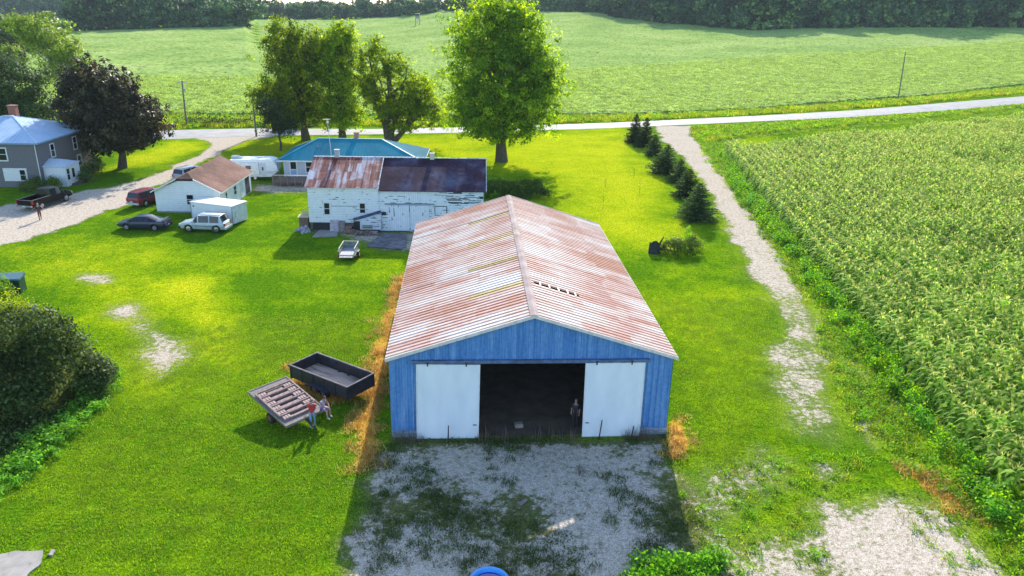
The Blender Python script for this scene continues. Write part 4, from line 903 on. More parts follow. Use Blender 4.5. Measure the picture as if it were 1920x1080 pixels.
# ---------------------------------------------------------------- vehicles
def carpaint(name, c, rough=.22, metal=.0):
    mt, t, p, o = nodes(name); tc = t.nodes.new('ShaderNodeTexCoord'); n = noise(t, tc.outputs['Object'], 2.5, 5, .6)
    r = ramp(t, n.outputs[0], [(.35, tuple(x*.8+.005 for x in c)), (.6, c)]); t.links.new(r.outputs[0], p.inputs['Base Color'])
    p.inputs['Roughness'].default_value = rough+.1; p.inputs['Metallic'].default_value = metal; p.inputs['Coat Weight'].default_value = .15; p.inputs['Coat Roughness'].default_value = .15; return mt
RED_L = paint('red lamp lens', (.5, .01, .015), (.4, .01, .01), .25); CLEAR = paint('clear lamp lens', (.7, .7, .68), (.6, .6, .6), .15); PLATE = paint('pale licence plate', (.65, .65, .6))
TRIMD = paint('dark grey trim', (.05, .05, .055), (.03, .03, .035), .6)
def vehicle(name, label, cat, loc, rz, st, body, wheels, wr=.34, ww=.24, width=1.8, flags=None, extra=None, rim=None, group=None, blacktrim=TRIMD):
    """st: stations (x, halfw, zb, zbelt, zroof, halfw_roof); flags[i] in body/wind/side/pillar between i and i+1. x forward."""
    t = thing(name, label, cat, (loc[0], loc[1], 0), rz, group); n = len(st); vs = []; K = 16
    def ring(s):
        x, hw, zb, zl, zt, hr_ = s; zm = zb+(zl-zb)*.5; cr = .03+.02*(zt > zl+.2)
        h = [(0, zb), (hw*.8, zb), (hw*.96, zb+.08), (hw, zm), (hw*.985, zl-.06), (hw*.95, zl), (hr_, zt-cr*.8), (hr_*.82, zt), (0, zt+cr*.5)]
        return [(x, y, z) for y, z in h]+[(x, -y, z) for y, z in h[-2:0:-1]]
    rings = [ring(s) for s in st]; K = len(rings[0])
    for r_ in rings: vs += r_
    bf, gf, tf = [], [], []
    for i in range(n-1):
        fl = (flags or {}).get(i, 'body')
        for k in range(K):
            k2 = (k+1) % K; f = (i*K+k, (i+1)*K+k, (i+1)*K+k2, i*K+k2)
            side = k in (5, 10); top = k in (6, 7, 8, 9)
            if (fl in ('side', 'both') and side) or (fl in ('wind', 'both') and top): gf.append(f)
            else: bf.append(f)
    bf += [tuple(range(K-1, -1, -1)), tuple((n-1)*K+k for k in range(K))]
    # body: closed, wheel wells cut with a boolean, then the glazed faces moved to their own mesh
    full_ = MB(); full_.add(vs, bf+gf, 0); full_.m = [0]*len(bf)+[1]*len(gf)
    o = full_.build('body_blank', [body, GLASS, BLACK], None, smooth=False)
    cu = MB()
    for x in wheels:
        for s in (-1, 1): cu.tube([(x, s*(width/2+.3), wr+.03), (x, s*(width/2-ww-.1), wr+.03)], wr+.07, 20)
    co = cu.build('well_blank', BLACK, None); md = o.modifiers.new('b', 'BOOLEAN'); md.operation = 'DIFFERENCE'; md.object = co; md.solver = 'EXACT'
    bpy.context.view_layer.update(); dg = bpy.context.evaluated_depsgraph_get(); me = bpy.data.meshes.new_from_object(o.evaluated_get(dg)); bpy.data.objects.remove(o); bpy.data.objects.remove(co)
    import bmesh
    def sub(nm, keep, mats):
        b = bmesh.new(); b.from_mesh(me); bmesh.ops.delete(b, geom=[f for f in b.faces if (f.material_index == 1) != keep], context='FACES')
        m2 = bpy.data.meshes.new(nm); b.to_mesh(m2); b.free(); m2.materials.clear()
        for q in mats: m2.materials.append(q)
        m2.polygons.foreach_set('use_smooth', [True]*len(m2.polygons)); m2.set_sharp_from_angle(angle=R(32))
        return mobj(nm, m2, t)
    bo = sub('body', False, [body, GLASS, BLACK])
    wn = sub('windows', True, [GLASS, GLASS]) if gf else None
    for x in wheels:
        for s in (-1, 1):
            y = s*(width/2-.02); w_ = MB(); w_.tube([(x, y-s*ww, wr), (x, y-s*ww*.9, wr), (x, y-s*.03, wr), (x, y, wr)], [wr*.92, wr, wr, wr*.9], 24); wo_ = w_.build('wheel', BLACK, t, smooth=True)
            r_ = MB(); r_.tube([(x, y+s*.002, wr), (x, y+s*.012, wr)], [wr*.62, wr*.5], 18)
            for k in range(5):
                a = k*1.2566; r_.bar((x, y+s*.014, wr), (x+math.cos(a)*wr*.55, y+s*.014, wr+math.sin(a)*wr*.55), .07, .02)
            r_.build('rim', rim or CHROME, wo_)
    if extra: extra(t, bo)
    return t
def boxes_(name, mt, parent, lst):
    m_ = MB()
    for q in lst: m_.box(*q)
    return m_.build(name, mt, parent)

SILVER = carpaint('silver blue car paint', (.42, .47, .5), .25, .2)
def suv_extra(w, l0, l1, zroof, lampz, c_low):
    def f(t, bo):
        hw = w/2
        boxes('bumper', TRIMD, t, [(l1-.02, l1+.12, -hw*.92, hw*.92, .38, .62)]); boxes('bumper', paint('bright step bumper', (.5, .52, .54)), t, [(l0-.14, l0+.02, -hw*.92, hw*.92, .4, .6)])
        for s in (-1, 1):
            boxes('tail_light', RED_L, t, [(l0-.02, l0+.06, s*hw*.82-.09, s*hw*.82+.11, .72, 1.02)] if s > 0 else [(l0-.02, l0+.06, s*hw*.82-.11, s*hw*.82+.09, .72, 1.02)])
            boxes('headlight', CLEAR, t, [(l1-.06, l1+.02, s*hw*.72-.16, s*hw*.72+.16, .66, .84)])
            boxes('side_mirror', bo.data.materials[0], t, [(l1-1.62, l1-1.5, s*(hw+.12)-.08, s*(hw+.12)+.08, 1.02, 1.2)])
            boxes('roof_rail', TRIMD, t, [(l0+.4, l1-2.2, s*hw*.66-.02, s*hw*.66+.02, zroof+.02, zroof+.06)])
            boxes('door_seam', TRIMD, t, [(x_, x_+.014, s*(hw-.012)-.006, s*(hw-.012)+.006, .5, .98) for x_ in (l0+1.85, l1-1.42)]+[(l0+.8, l1-.9, s*(hw+.0)-.008, s*(hw+.0)+.008, .68, .73)])
        boxes('number_plate', PLATE, t, [(l0-.16, l0-.14, -.16, .16, .66, .8)]); boxes('grille', TRIMD, t, [(l1-.01, l1+.025, -.45, .45, .64, .84)])
    return f
LS = [(-2.28, .72, .48, .9, .93, .68), (-2.2, .84, .36, .98, 1.02, .76), (-2.12, .87, .34, 1.02, 1.12, .76), (-1.86, .88, .32, 1.04, 1.66, .68), (-1.72, .88, .3, 1.04, 1.70, .7), (-.82, .88, .3, 1.04, 1.73, .7), (-.72, .88, .3, 1.04, 1.73, .7), (.3, .88, .3, 1.03, 1.71, .69), (.42, .88, .3, 1.03, 1.68, .68), (1.0, .88, .3, 1.02, 1.1, .76), (1.12, .87, .3, .99, 1.04, .78), (1.9, .84, .32, .92, .95, .74), (2.2, .78, .36, .82, .86, .66), (2.28, .7, .42, .74, .78, .6)]
P = at(333, 438); Q = at(425, 436)
def veh_at(cx_px, cy_px): return at(cx_px, cy_px)
c0 = at(376, 437)
vehicle('parked_suv', 'silver two door off-roader on the lawn before the white box shed', 'car', (c0[0]+.2, c0[1]+.9), R(180-3), LS, SILVER, (-1.42, 1.36), .37, .25, 1.76,
        {2: 'wind', 3: 'pillar', 4: 'side', 5: 'pillar', 6: 'side', 7: 'pillar', 8: 'both'}, suv_extra(1.76, -2.28, 2.28, 1.73, .8, None), group='vehicles parked by the garage')
LR = [(-2.4, .74, .45, .92, .95, .7), (-2.34, .86, .34, 1.0, 1.1, .76), (-2.14, .89, .32, 1.03, 1.62, .7), (-2.0, .9, .3, 1.03, 1.68, .71), (-.85, .9, .3, 1.03, 1.7, .71), (-.75, .9, .3, 1.03, 1.7, .71), (.1, .9, .3, 1.03, 1.69, .7), (.2, .9, .3, 1.03, 1.69, .7), (.62, .9, .3, 1.02, 1.64, .68), (1.2, .89, .3, 1.0, 1.08, .76), (1.35, .88, .3, .97, 1.03, .76), (2.1, .84, .32, .9, .94, .72), (2.4, .76, .4, .78, .82, .62)]
REDP = carpaint('dark red car paint', (.2, .008, .015))
c1 = at(264, 387)
vehicle('parked_suv', 'dark red estate off-roader parked beside the garage with its tail to the lawn', 'car', (c1[0]+.3, c1[1]+1.5), R(72), LR, REDP, (-1.42, 1.42), .36, .24, 1.8,
        {1: 'wind', 2: 'pillar', 3: 'side', 4: 'pillar', 5: 'side', 6: 'pillar', 7: 'side', 8: 'both'}, suv_extra(1.8, -2.4, 2.4, 1.7, .8, None), group='vehicles parked by the garage')
# blue saloon
LB = [(-2.42, .7, .42, .76, .8, .6), (-2.34, .84, .3, .9, .96, .72), (-1.75, .87, .26, .94, .99, .74), (-1.6, .87, .25, .94, 1.02, .72), (-.75, .88, .24, .92, 1.34, .56), (-.62, .88, .24, .92, 1.37, .56), (-.2, .88, .24, .92, 1.4, .57), (-.12, .88, .24, .92, 1.4, .57), (.45, .88, .24, .9, 1.36, .56), (.52, .88, .24, .9, 1.33, .56), (1.3, .88, .24, .88, .95, .7), (1.45, .87, .24, .86, .92, .7), (2.1, .82, .28, .74, .8, .66), (2.4, .7, .34, .62, .66, .52), (2.46, .6, .4, .56, .6, .46)]
def sedan_extra(t, bo):
    for s in (-1, 1):
        boxes('tail_light', RED_L, t, [(-2.44, -2.36, s*.55-.16, s*.55+.16, .68, .8)]); boxes('headlight', CLEAR, t, [(2.28, 2.36, s*.56-.14, s*.56+.14, .56, .66)]); boxes('side_mirror', bo.data.materials[0], t, [(.95, 1.07, s*.96-.08, s*.96+.08, .88, 1.0)])
        boxes('door_seam', TRIMD, t, [(x_, x_+.014, s*.873-.006, s*.873+.006, .34, .86) for x_ in (-.9, -.15, 1.15)])
    boxes('bumper', bo.data.materials[0], t, [(-2.5, -2.4, -.74, .74, .36, .6)]); boxes('number_plate', PLATE, t, [(-2.52, -2.5, -.16, .16, .5, .62)])
    m_ = MB(); m_.box(-2.3, -2.1, -.7, .7, 1.1, 1.13); m_.box(-2.25, -2.18, -.55, -.5, .92, 1.1).box(-2.25, -2.18, .5, .55, .92, 1.1); m_.build('spoiler', bo.data.materials[0], t)
c2 = at(262, 433)
vehicle('parked_sedan', 'dark blue sloping saloon car on the lawn left of the silver off-roader', 'car', (c2[0]+.1, c2[1]+.9), R(180-2), LB, carpaint('dark blue car paint', (.01, .018, .05)), (-1.42, 1.4), .31, .22, 1.76,
        {3: 'both', 4: 'pillar', 5: 'side', 6: 'pillar', 7: 'side', 8: 'pillar', 9: 'both'}, sedan_extra, group='vehicles parked by the garage', rim=paint('dull wheel trim', (.25, .26, .28)))
# black pickup: cab + open bed
LP = [(-.3, .98, .42, 1.12, 1.16, .86), (-.22, .99, .4, 1.14, 1.78, .78), (-.1, .99, .4, 1.14, 1.84, .77), (.55, 1.0, .4, 1.14, 1.87, .77), (.65, 1.0, .4, 1.14, 1.87, .77), (1.2, 1.0, .4, 1.13, 1.83, .76), (1.3, 1.0, .4, 1.13, 1.8, .76), (1.85, .99, .4, 1.12, 1.2, .84), (2.0, .98, .4, 1.1, 1.15, .86), (2.75, .94, .42, 1.02, 1.07, .84), (2.95, .84, .48, .9, .96, .74)]
BLK = carpaint('black car paint', (.0, .0, .0), .25)
for n_ in BLK.node_tree.nodes:
    if n_.type == 'BSDF_PRINCIPLED': n_.inputs['Specular IOR Level'].default_value = .2; n_.inputs['Coat Weight'].default_value = .05
def pick_extra(t, bo):
    bed = MB(); bed.box(-2.9, -.32, -.86, .86, .62, .7).box(-2.9, -.32, .86, .99, .5, 1.18).box(-2.9, -.32, -.99, -.86, .5, 1.18).box(-.42, -.32, -.86, .86, .7, 1.18); bd = bed.build('bed', BLK, t)
    boxes('tailgate', BLK, bd, [(-2.98, -2.9, -.86, .86, .6, 1.18)]); boxes('bed_rail', paint('grey bed rail', (.25, .25, .24)), bd, [(-2.9, -.34, s-.035, s+.035, 1.18, 1.21) for s in (-.93, .93)]+[(-2.98, -2.91, -.86, .86, 1.18, 1.2)])
    boxes('bumper', CHROME, t, [(-3.14, -2.99, -.92, .92, .48, .66)]); boxes('bumper', CHROME, t, [(2.94, 3.05, -.85, .85, .48, .68)])
    for s in (-1, 1):
        boxes('tail_light', RED_L, t, [(-3.0, -2.88, s*.93-.075, s*.93+.075, .78, 1.16)]); boxes('headlight', CLEAR, t, [(2.86, 2.97, s*.7-.16, s*.7+.16, .74, .94)]); boxes('side_mirror', BLK, t, [(1.62, 1.76, s*1.12-.1, s*1.12+.1, 1.12, 1.34)])
        boxes('side_step', TRIMD, t, [(-.3, 1.6, s*1.0-.08, s*1.0+.08, .34, .4)])
    boxes('number_plate', PLATE, t, [(-3.155, -3.14, -.16, .16, .52, .64)])
a_ = np.array(at(77, 393)); b_ = np.array(at(127, 377)); ang = math.atan2(*(b_-a_)[::-1])
nrm_ = np.array([-math.sin(ang), math.cos(ang)]); mid_ = (a_+b_)/2+nrm_*.95
vehicle('parked_pickup', 'black crew pickup with empty bed on the gravel before the grey house', 'pickup truck', mid_, ang, LP, BLK, (-1.72, 1.85), .4, .27, 2.0,
        {0: 'wind', 1: 'pillar', 2: 'side', 3: 'pillar', 4: 'side', 5: 'pillar', 6: 'both'}, pick_extra)
# car hidden behind the garage
c3 = at(335, 345)
vehicle('parked_sedan', 'grey car parked nose in behind the garage, only its roof and glass showing', 'car', (c3[0]+.6, c3[1]+2.8), R(68), LR, carpaint('pale grey car paint', (.3, .34, .38)), (-1.42, 1.42), .34, .22, 1.8,
        {1: 'wind', 2: 'pillar', 3: 'side', 4: 'pillar', 5: 'side', 6: 'pillar', 7: 'side', 8: 'both'}, suv_extra(1.8, -2.4, 2.4, 1.7, .8, None), group='vehicles parked by the garage')
# bright blue round tub cut by the lower edge of the picture
def tub():
    c = at(917, 1104); t = thing('plastic_tub', 'bright blue round plastic tub cut by the lower edge of the picture', 'tub', (c[0], c[1], 0)); B1 = paint('bright blue plastic', (.0, .3, .75), (.0, .22, .6), .35, scale=1)
    m_ = MB(); n = 40; pr = [(.60, 0), (.70, .30), (.80, .34), (.81, .40), (.70, .40), (.66, .34), (.56, .06), (0, .06)]
    vs = [(r_*math.cos(2*math.pi*k/n), r_*math.sin(2*math.pi*k/n), z) for r_, z in pr for k in range(n)]
    m_.add(vs, [(i*n+k, i*n+(k+1) % n, (i+1)*n+(k+1) % n, (i+1)*n+k) for i in range(len(pr)-1) for k in range(n)]); m_.build('shell', B1, t, smooth=True)
    m_ = MB(); m_.tube([(0, 0, .1), (0, 0, .27)], [.6, .63], 40); m_.build('water', paint('dark blue water', (.005, .02, .3), (.01, .03, .35), .08), t)
tub()
# ---------------------------------------------------------------- trailers
def dump_wagon():
    A = np.array(at(543, 685, 1.3)); B_ = np.array(at(651, 727, 1.3)); ang = math.atan2(*(B_-A)[::-1]); L = np.hypot(*(B_-A)); W = 2.15; H0, H1 = .62, 1.3
    t = thing('farm_trailer', 'long dark high sided farm trailer with plank floor beside the barn', 'trailer', (A[0], A[1], 0), ang)
    blk = paint('dark painted board', (.035, .032, .04), (.012, .012, .015), .6, scale=2.5, bmp=.3)
    boxes('side_board', blk, t, [(0, L, 0, .07, H0-.1, H1)]); boxes('side_board', blk, t, [(0, L, W-.07, W, H0-.1, H1)]); boxes('end_board', blk, t, [(0, .07, .07, W-.07, H0-.1, H1)]); boxes('end_board', blk, t, [(L-.07, L, .07, W-.07, H0-.1, H1)])
    fl = MB(); 
    for k in range(8): fl.box(.07, L-.07, .08+k*.25, .08+k*.25+.235, H0, H0+.04)
    fl.build('plank_floor', paint('worn floor plank', (.6, .4, .3), (.24, .17, .13), .8, scale=1.3, stretch=(.35, 2.2, 1), lo=.38, hi=.52), t)
    boxes('rim', paint('worn grey rail', (.22, .2, .2), (.1, .09, .09), .8, spec=.1), t, [(-.03, L+.03, -.03, .06, H1, H1+.05), (-.03, L+.03, W-.06, W+.03, H1, H1+.05), (-.03, .06, .06, W-.06, H1, H1+.05), (L-.06, L+.03, .06, W-.06, H1, H1+.05)])
    st = MB(); 
    for x in np.linspace(.03, L-.1, 6): st.box(x, x+.07, -.045, .0, H0-.15, H1).box(x, x+.07, W, W+.045, H0-.15, H1)
    st.build('stake_post', blk, t)
    fr = MB(); fr.box(.1, L-.1, .5, .62, .45, .52).box(.1, L-.1, W-.62, W-.5, .45, .52); fr.bar((-1.5, W/2, .45), (.1, W/2, .48), .1); fr.box(-.02, L*.99, .08, .3, .48, .5); fr.build('frame', DARKWOOD, t)
    for x in (L*.42, L*.58):
        for s, y in ((-1, -.02), (1, W+.02)):
            w = MB(); w.tube([(x, y, .34), (x, y-s*.22, .34)], .34, 20); wo_ = w.build('wheel', BLACK, t); r_ = MB(); r_.tube([(x, y+s*.01, .34), (x, y+s*.02, .34)], .16, 12); r_.build('rim', paint('rusty rim', (.2, .1, .06)), wo_)
    for y0, y1 in ((-.34, -.045), (W+.045, W+.34)):
        m_ = MB(); pts = [(x, .55+.22*math.cos((x-L/2)/.8*1.35)) for x in np.linspace(L/2-.85, L/2+.85, 14)]; m_.prism(pts+[(x, z-.03) for x, z in pts[::-1]], y0, y1, 'y'); m_.build('fender', paint('slate fender', (.05, .06, .09), (.02, .025, .04), .4), t)
dump_wagon()
def tilt_trailer():
    # plane of the deck fitted through three traced corners
    P0 = Vector((*at(467, 735, 1.15), 1.15)); P1 = Vector((*at(536, 707, 1.25), 1.25)); P3 = Vector((*at(537, 798, .62), .62))
    ax = (P3-P0); L = ax.length; ax.normalize(); ay = (P1-P0); W = ay.length; ay = (ay-ax*ay.dot(ax)).normalized(); az = ax.cross(ay); az = az if az.z > 0 else -az
    t = thing('flatbed_trailer', 'tilted flatbed trailer of weathered planks with a slatted frame lying on top', 'trailer', (P0.x, P0.y, 0))
    M_ = Matrix([[ax.x, ay.x, az.x, 0], [ax.y, ay.y, az.y, 0], [ax.z, ay.z, az.z, P0.z], [0, 0, 0, 1]])
    pk = paint('pinkish weathered plank', (.40, .28, .25), (.2, .13, .12), .85, scale=2, stretch=(4, 1, 1)); pg = paint('grey mesh plank', (.27, .235, .21), (.15, .13, .12), .9, scale=9); dk = paint('dark gap board', (.1, .055, .055), (.05, .03, .03), .85)
    d = MB()
    for k in range(13): d.box(.02+k*L/13, .02+(k+.94)*L/13, .0, W, -.06, 0, M=M_)
    d.build('plank_deck', pg, t)
    d = MB(); d.box(0, L, -.06, .0, -.12, .03, M=M_).box(0, L, W, W+.06, -.12, .03, M=M_).box(-.06, 0, -.06, W+.06, -.12, .03, M=M_).box(L, L+.06, -.06, W+.06, -.12, .03, M=M_); d.build('rim', WOODGREY, t)
    # slatted frame on top, five bays
    x0, x1 = .55, L*.80; fr = MB(); fr.box(x0, x1, .05, .12, .03, .16, M=M_).box(x0, x1, W-.1, W-.03, .03, .16, M=M_); n = 5
    for k in range(n+1): x = x0+(x1-x0)*k/n; fr.box(x-.035, x+.035, .12, W-.1, .04, .15, M=M_)
    fr.build('slatted_frame', pk, t)
    PBL = paint('pale pink block', (.48, .34, .3), (.32, .22, .2), .85, scale=6); sl = MB(); dkb = MB()
    for k in range(n+1):
        x = x0+(x1-x0)*k/n; wd_ = (x1-x0)/n
        if k < n or True:
            a, b = (.5, W-.62) if k % 2 else (.62, W-.75)
            sl.box(x+.26, x+.40, a, b, .03, .1, M=M_); dkb.box(x+.06, x+.24, .14, W-.12, .004, .02, M=M_)
            for y_ in [.15+q*.15 for q in range(3)]+[W-.31-q*.15 for q in range(3)]: bk = MB(); bk.box(x+.12, x+wd_-.13, y_, y_+.11, .03, .12, M=M_); bk.build('block', PBL, t)
    sl.build('slat', pk, t); dkb.build('gap_board', dk, t)
    # gate with holes hanging off the high side, its slots show in the shadow
    g = MB(); g.box(.3, 3.0, -.50, -.44, -.10, -.05, M=M_).box(.3, 3.0, -.16, -.10, -.10, -.05, M=M_)
    for k in range(8): g.box(.3+k*.38, .36+k*.38, -.44, -.16, -.10, -.05, M=M_)
    f2 = MB(); f2.box(.2, L-.2, .5, .6, -.2, -.06, M=M_).box(.2, L-.2, W-.6, W-.5, -.2, -.06, M=M_); c = M_ @ Vector((L*.55, W/2, -.2))
    f2.bar(M_ @ Vector((L, W/2, -.1)), M_ @ Vector((L+1.0, W/2, -.1))-Vector((0, 0, .12)), .1); f2.build('frame', DARKWOOD, t)
    ax2 = M_ @ Vector((L*.55, -.02, -.2)); bx2 = M_ @ Vector((L*.55, W+.02, -.2)); wl = .33
    for s, q in ((-1, ax2), (1, bx2)):
        yv = (bx2-ax2).normalized(); base = Vector((q.x, q.y, wl)); w = MB(); w.tube([base, base-yv*.2*s], wl, 20); wo_ = w.build('wheel', BLACK, t); r_ = MB(); r_.tube([base+yv*s*.01, base+yv*s*.02], .17, 12); r_.build('rim', paint('rusty rim', (.2, .1, .06)), wo_)
    return M_, L, W
TM, TL, TW = tilt_trailer()
TT = Matrix.Translation((*at(467, 735, 1.15), 0)) @ TM
def garden_trailer():
    c = at(651, 489); t = thing('garden_trailer', 'small open trailer with pale green rails on the shaded lawn', 'trailer', (c[0], c[1], 0), R(2)); g = paint('pale green rail', (.38, .42, .34), (.24, .27, .2), .6, scale=5)
    W, L = 1.35, 2.3; f = MB()
    for x in (-W/2, W/2):
        for y in (0, L): f.box(x-.03, x+.03, y-.03, y+.03, .45, 1.15)
        f.box(x-.03, x+.03, .03, L-.03, 1.09, 1.15); f.box(x-.03, x+.03, .03, L-.03, .45, .52)
    f.box(-W/2+.03, W/2-.03, L-.03, L+.03, 1.09, 1.15).box(-W/2+.03, W/2-.03, -.03, .03, .45, .52).box(-W/2+.03, W/2-.03, L-.03, L+.03, .45, .52); f.build('rail_frame', g, t)
    boxes('side_panel', paint('dull slatted panel', (.3, .3, .28), (.14, .14, .13), .8, scale=5), t, [(-W/2+.032, W/2-.032, L-.012, L+.012, .55, 1.05), (-W/2-.01, -W/2+.01, .03, L-.03, .55, .8), (W/2-.01, W/2+.01, .03, L-.03, .55, .8)])
    fl = MB(); 
    for k in range(4): fl.box(-W/2+.05+k*.31, -W/2+.34+k*.31, .03, L-.03, .5, .54)
    fl.build('plank_floor', paint('pale lilac plank', (.42, .4, .44), (.28, .27, .3), .8, scale=4), t)
    tg = MB(); 
    for k in range(4): tg.box(-W/2+.05+k*.31, -W/2+.33+k*.31, -.45, -.03, .42, .46, M=Matrix.Identity(4))
    tg.build('tailgate', paint('pale lilac plank', (.42, .4, .44)), t)
    for s in (-1, 1):
        w = MB(); w.tube([(s*(W/2+.08), 1.0, .3), (s*(W/2+.26), 1.0, .3)], .3, 18); wo_ = w.build('wheel', BLACK, t); r_ = MB(); r_.tube([(s*(W/2+.26), 1.0, .3), (s*(W/2+.27), 1.0, .3)], .15, 12); r_.build('rim', WHITE, wo_)
        boxes('fender', BLACK, t, [(s*(W/2+.17)-.11, s*(W/2+.17)+.11, .6, 1.4, .62, .66)]); boxes('tail_light', RED_L, t, [(s*(W/2+.16)-.06, s*(W/2+.16)+.06, -.02, .04, .4, .5)])
    f = MB(); f.box(-W/2, W/2, .9, 1.1, .3, .42); f.bar((0, L, .42), (0, L+1.2, .4), .07); f.build('drawbar', BLACK, t)
garden_trailer()

# ---------------------------------------------------------------- people
SKIN = paint('skin', (.4, .22, .15), (.36, .19, .13), .7)
def person(label, loc, rz, J, mats, rad=1.0, hair=(.1, .06, .04), hat=None, group=None):
    """J: joint positions; the body grows over them as one skinned surface. mats: dict shirt, pants, shoe"""
    t = thing('person', label, 'person', loc, rz, group)
    V = []; Rr = []; E = []; T = []
    def add(p, r, par, tagv):
        V.append(p); Rr.append(r); T.append(tagv); i = len(V)-1
        if par is not None: E.append((par, i))
        return i
    pel = add(J['pelvis'], .13, None, 'pants'); sp = add(J['spine'], .125, pel, 'shirt'); ch = add(J['chest'], .14, sp, 'shirt'); nk = add(J['neck'], .055, ch, 'skin')
    hd = Vector(J['head'])
    nh = add(tuple(Vector(J['neck']).lerp(hd, .55)), .052, nk, 'skin')
    for s in 'LR':
        sh = add(J['sh'+s], .062, ch, 'shirt'); el = add(J['el'+s], .043, sh, 'sleeve'); wr_ = add(J['wr'+s], .03, el, 'skin'); d = (Vector(J['wr'+s])-Vector(J['el'+s])).normalized()
        add(tuple(Vector(J['wr'+s])+d*.08), .034, wr_, 'skin')
        hp = add(J['hip'+s], .095, pel, 'pants'); kn = add(J['kn'+s], .065, hp, 'pants'); an = add(J['an'+s], .042, kn, 'lower'); f_ = Vector(J['an'+s])+Vector(J.get('foot'+s, (0, .16, -.045))); add(tuple(f_), .038, an, 'shoe')
    import bmesh
    bm = bmesh.new(); lay = bm.verts.layers.skin.verify(); bv = [bm.verts.new(v) for v in V]
    for i, q in enumerate(bv): q[lay].radius = (Rr[i]*rad, Rr[i]*rad); q[lay].use_root = (i == 0)
    for e in E: bm.edges.new((bv[e[0]], bv[e[1]]))
    me = bpy.data.meshes.new('body'); bm.to_mesh(me); bm.free(); o = mobj('body', me, None)
    o.modifiers.new('skin', 'SKIN').use_smooth_shade = True; sb = o.modifiers.new('sub', 'SUBSURF'); sb.levels = sb.render_levels = 2
    bpy.context.view_layer.update(); dg = bpy.context.evaluated_depsgraph_get(); m2 = bpy.data.meshes.new_from_object(o.evaluated_get(dg)); bpy.data.objects.remove(o)
    mb = MB(); names = ['shirt', 'pants', 'skin', 'shoe']; table = {'shirt': 0, 'sleeve': 0 if mats.get('long', True) else 2, 'pants': 1, 'lower': 1 if not mats.get('shorts') else 2, 'skin': 2, 'shoe': 3}
    A = np.array(V); segs = [(A[a], A[b], T[b]) for a, b in E]+[(A[0], A[0], 'pants')]
    vv = [v.co.copy() for v in m2.vertices]; fs = [tuple(p.vertices) for p in m2.polygons]; ms = []
    for f in fs:
        c = np.mean([vv[i] for i in f], axis=0); best = None
        for a, b, tg in segs:
            ab = b-a; h = np.clip(np.dot(c-a, ab)/(np.dot(ab, ab)+1e-9), 0, 1); d = np.linalg.norm(c-a-ab*h)
            if best is None or d < best[0]: best = (d, tg)
        ms.append(table[best[1]])
    mb.v = [tuple(v) for v in vv]; mb.f = fs; mb.m = ms
    # head with nose, brow and ears, facing +y of the head frame
    fwd = Vector(J.get('look', (0, 1, 0))).normalized(); up = (hd-Vector(J['neck'])).normalized(); rt = fwd.cross(up).normalized(); fwd = up.cross(rt); HM = Matrix((rt, fwd, up)).transposed()
    n0 = len(mb.f); mb.ell(tuple(hd), (.077, .096, .12), 14, 2, HM.to_4x4())
    H = lambda x, y, z: tuple(hd+HM @ Vector((x, y, z)))
    mb.ell(H(0, .098, -.012), (.014, .02, .026), 6, 2, HM.to_4x4())
    for s in (-1, 1): mb.ell(H(s*.078, 0, -.01), (.012, .022, .034), 6, 2, HM.to_4x4())
    # hands: palm, four fingers, thumb
    for s in 'LR':
        w = Vector(J['wr'+s]); d = (w-Vector(J['el'+s])).normalized(); sd_ = d.cross(Vector((0, 0, 1))).normalized() if abs(d.z) < .9 else Vector((1, 0, 0)); nn = sd_.cross(d)
        for k, ln in enumerate((.07, .08, .076, .06)):
            b0 = w+d*.085+sd_*(k-1.5)*.02; mb.tube([b0, b0+d*ln*.55-nn*.006, b0+d*ln*.9-nn*.03], [.0095, .0085, .006], 5, 2)
        b0 = w+d*.03+sd_*.032; mb.tube([b0, b0+sd_*.03+d*.03, b0+sd_*.036+d*.06], [.012, .01, .007], 5, 2)
    mb.build('body', [mats['shirt'], mats['pants'], SKIN, mats['shoe']], t, smooth=True)
    h = MB(); h.ell(H(0, -.014, .022), (.086, .1, .112), 14, 0, HM.to_4x4()); 
    keep = [(f, m_) for f, m_ in zip(h.f, h.m) if sum((HM.inverted() @ (Vector(h.v[i])-hd)).y for i in f)/len(f) < .045 or sum((HM.inverted() @ (Vector(h.v[i])-hd)).z for i in f)/len(f) > .075]
    h.f = [k[0] for k in keep]; h.m = [k[1] for k in keep]; h.build('hair', paint('hair %.2f' % hair[0], hair, tuple(x*.6 for x in hair), .7), t, smooth=True, recalc=False)
    f_ = MB()
    for s in (-1, 1): f_.ell(H(s*.032, .086, .008), (.011, .008, .007), 6, 0, HM.to_4x4())
    f_.build('eyes', BLACK, t)
    if hat:
        f_ = MB(); f_.ell(H(0, -.005, .045), (.092, .106, .09), 14, 0, HM.to_4x4()); f_.ell(H(0, .1, .06), (.07, .07, .012), 10, 0, HM.to_4x4()); f_.build('cap', hat, t, smooth=True)
    return t
SHOE = paint('dark shoe', (.05, .04, .04)); DENIM = paint('light blue jeans', (.2, .36, .5), (.12, .24, .36), .8, scale=8)
RED = paint('red shirt', (.45, .03, .02), (.36, .02, .015), .8, scale=8); LILAC = paint('pale lilac shirt', (.5, .5, .72), (.4, .38, .62), .8, scale=8); NAVY = paint('dark navy shirt', (.02, .017, .035)); MAROON = paint('maroon trousers', (.18, .04, .05)); PLUM = paint('lilac shorts', (.3, .2, .4), (.25, .16, .34)); GREYT = paint('grey trousers', (.03, .03, .04))
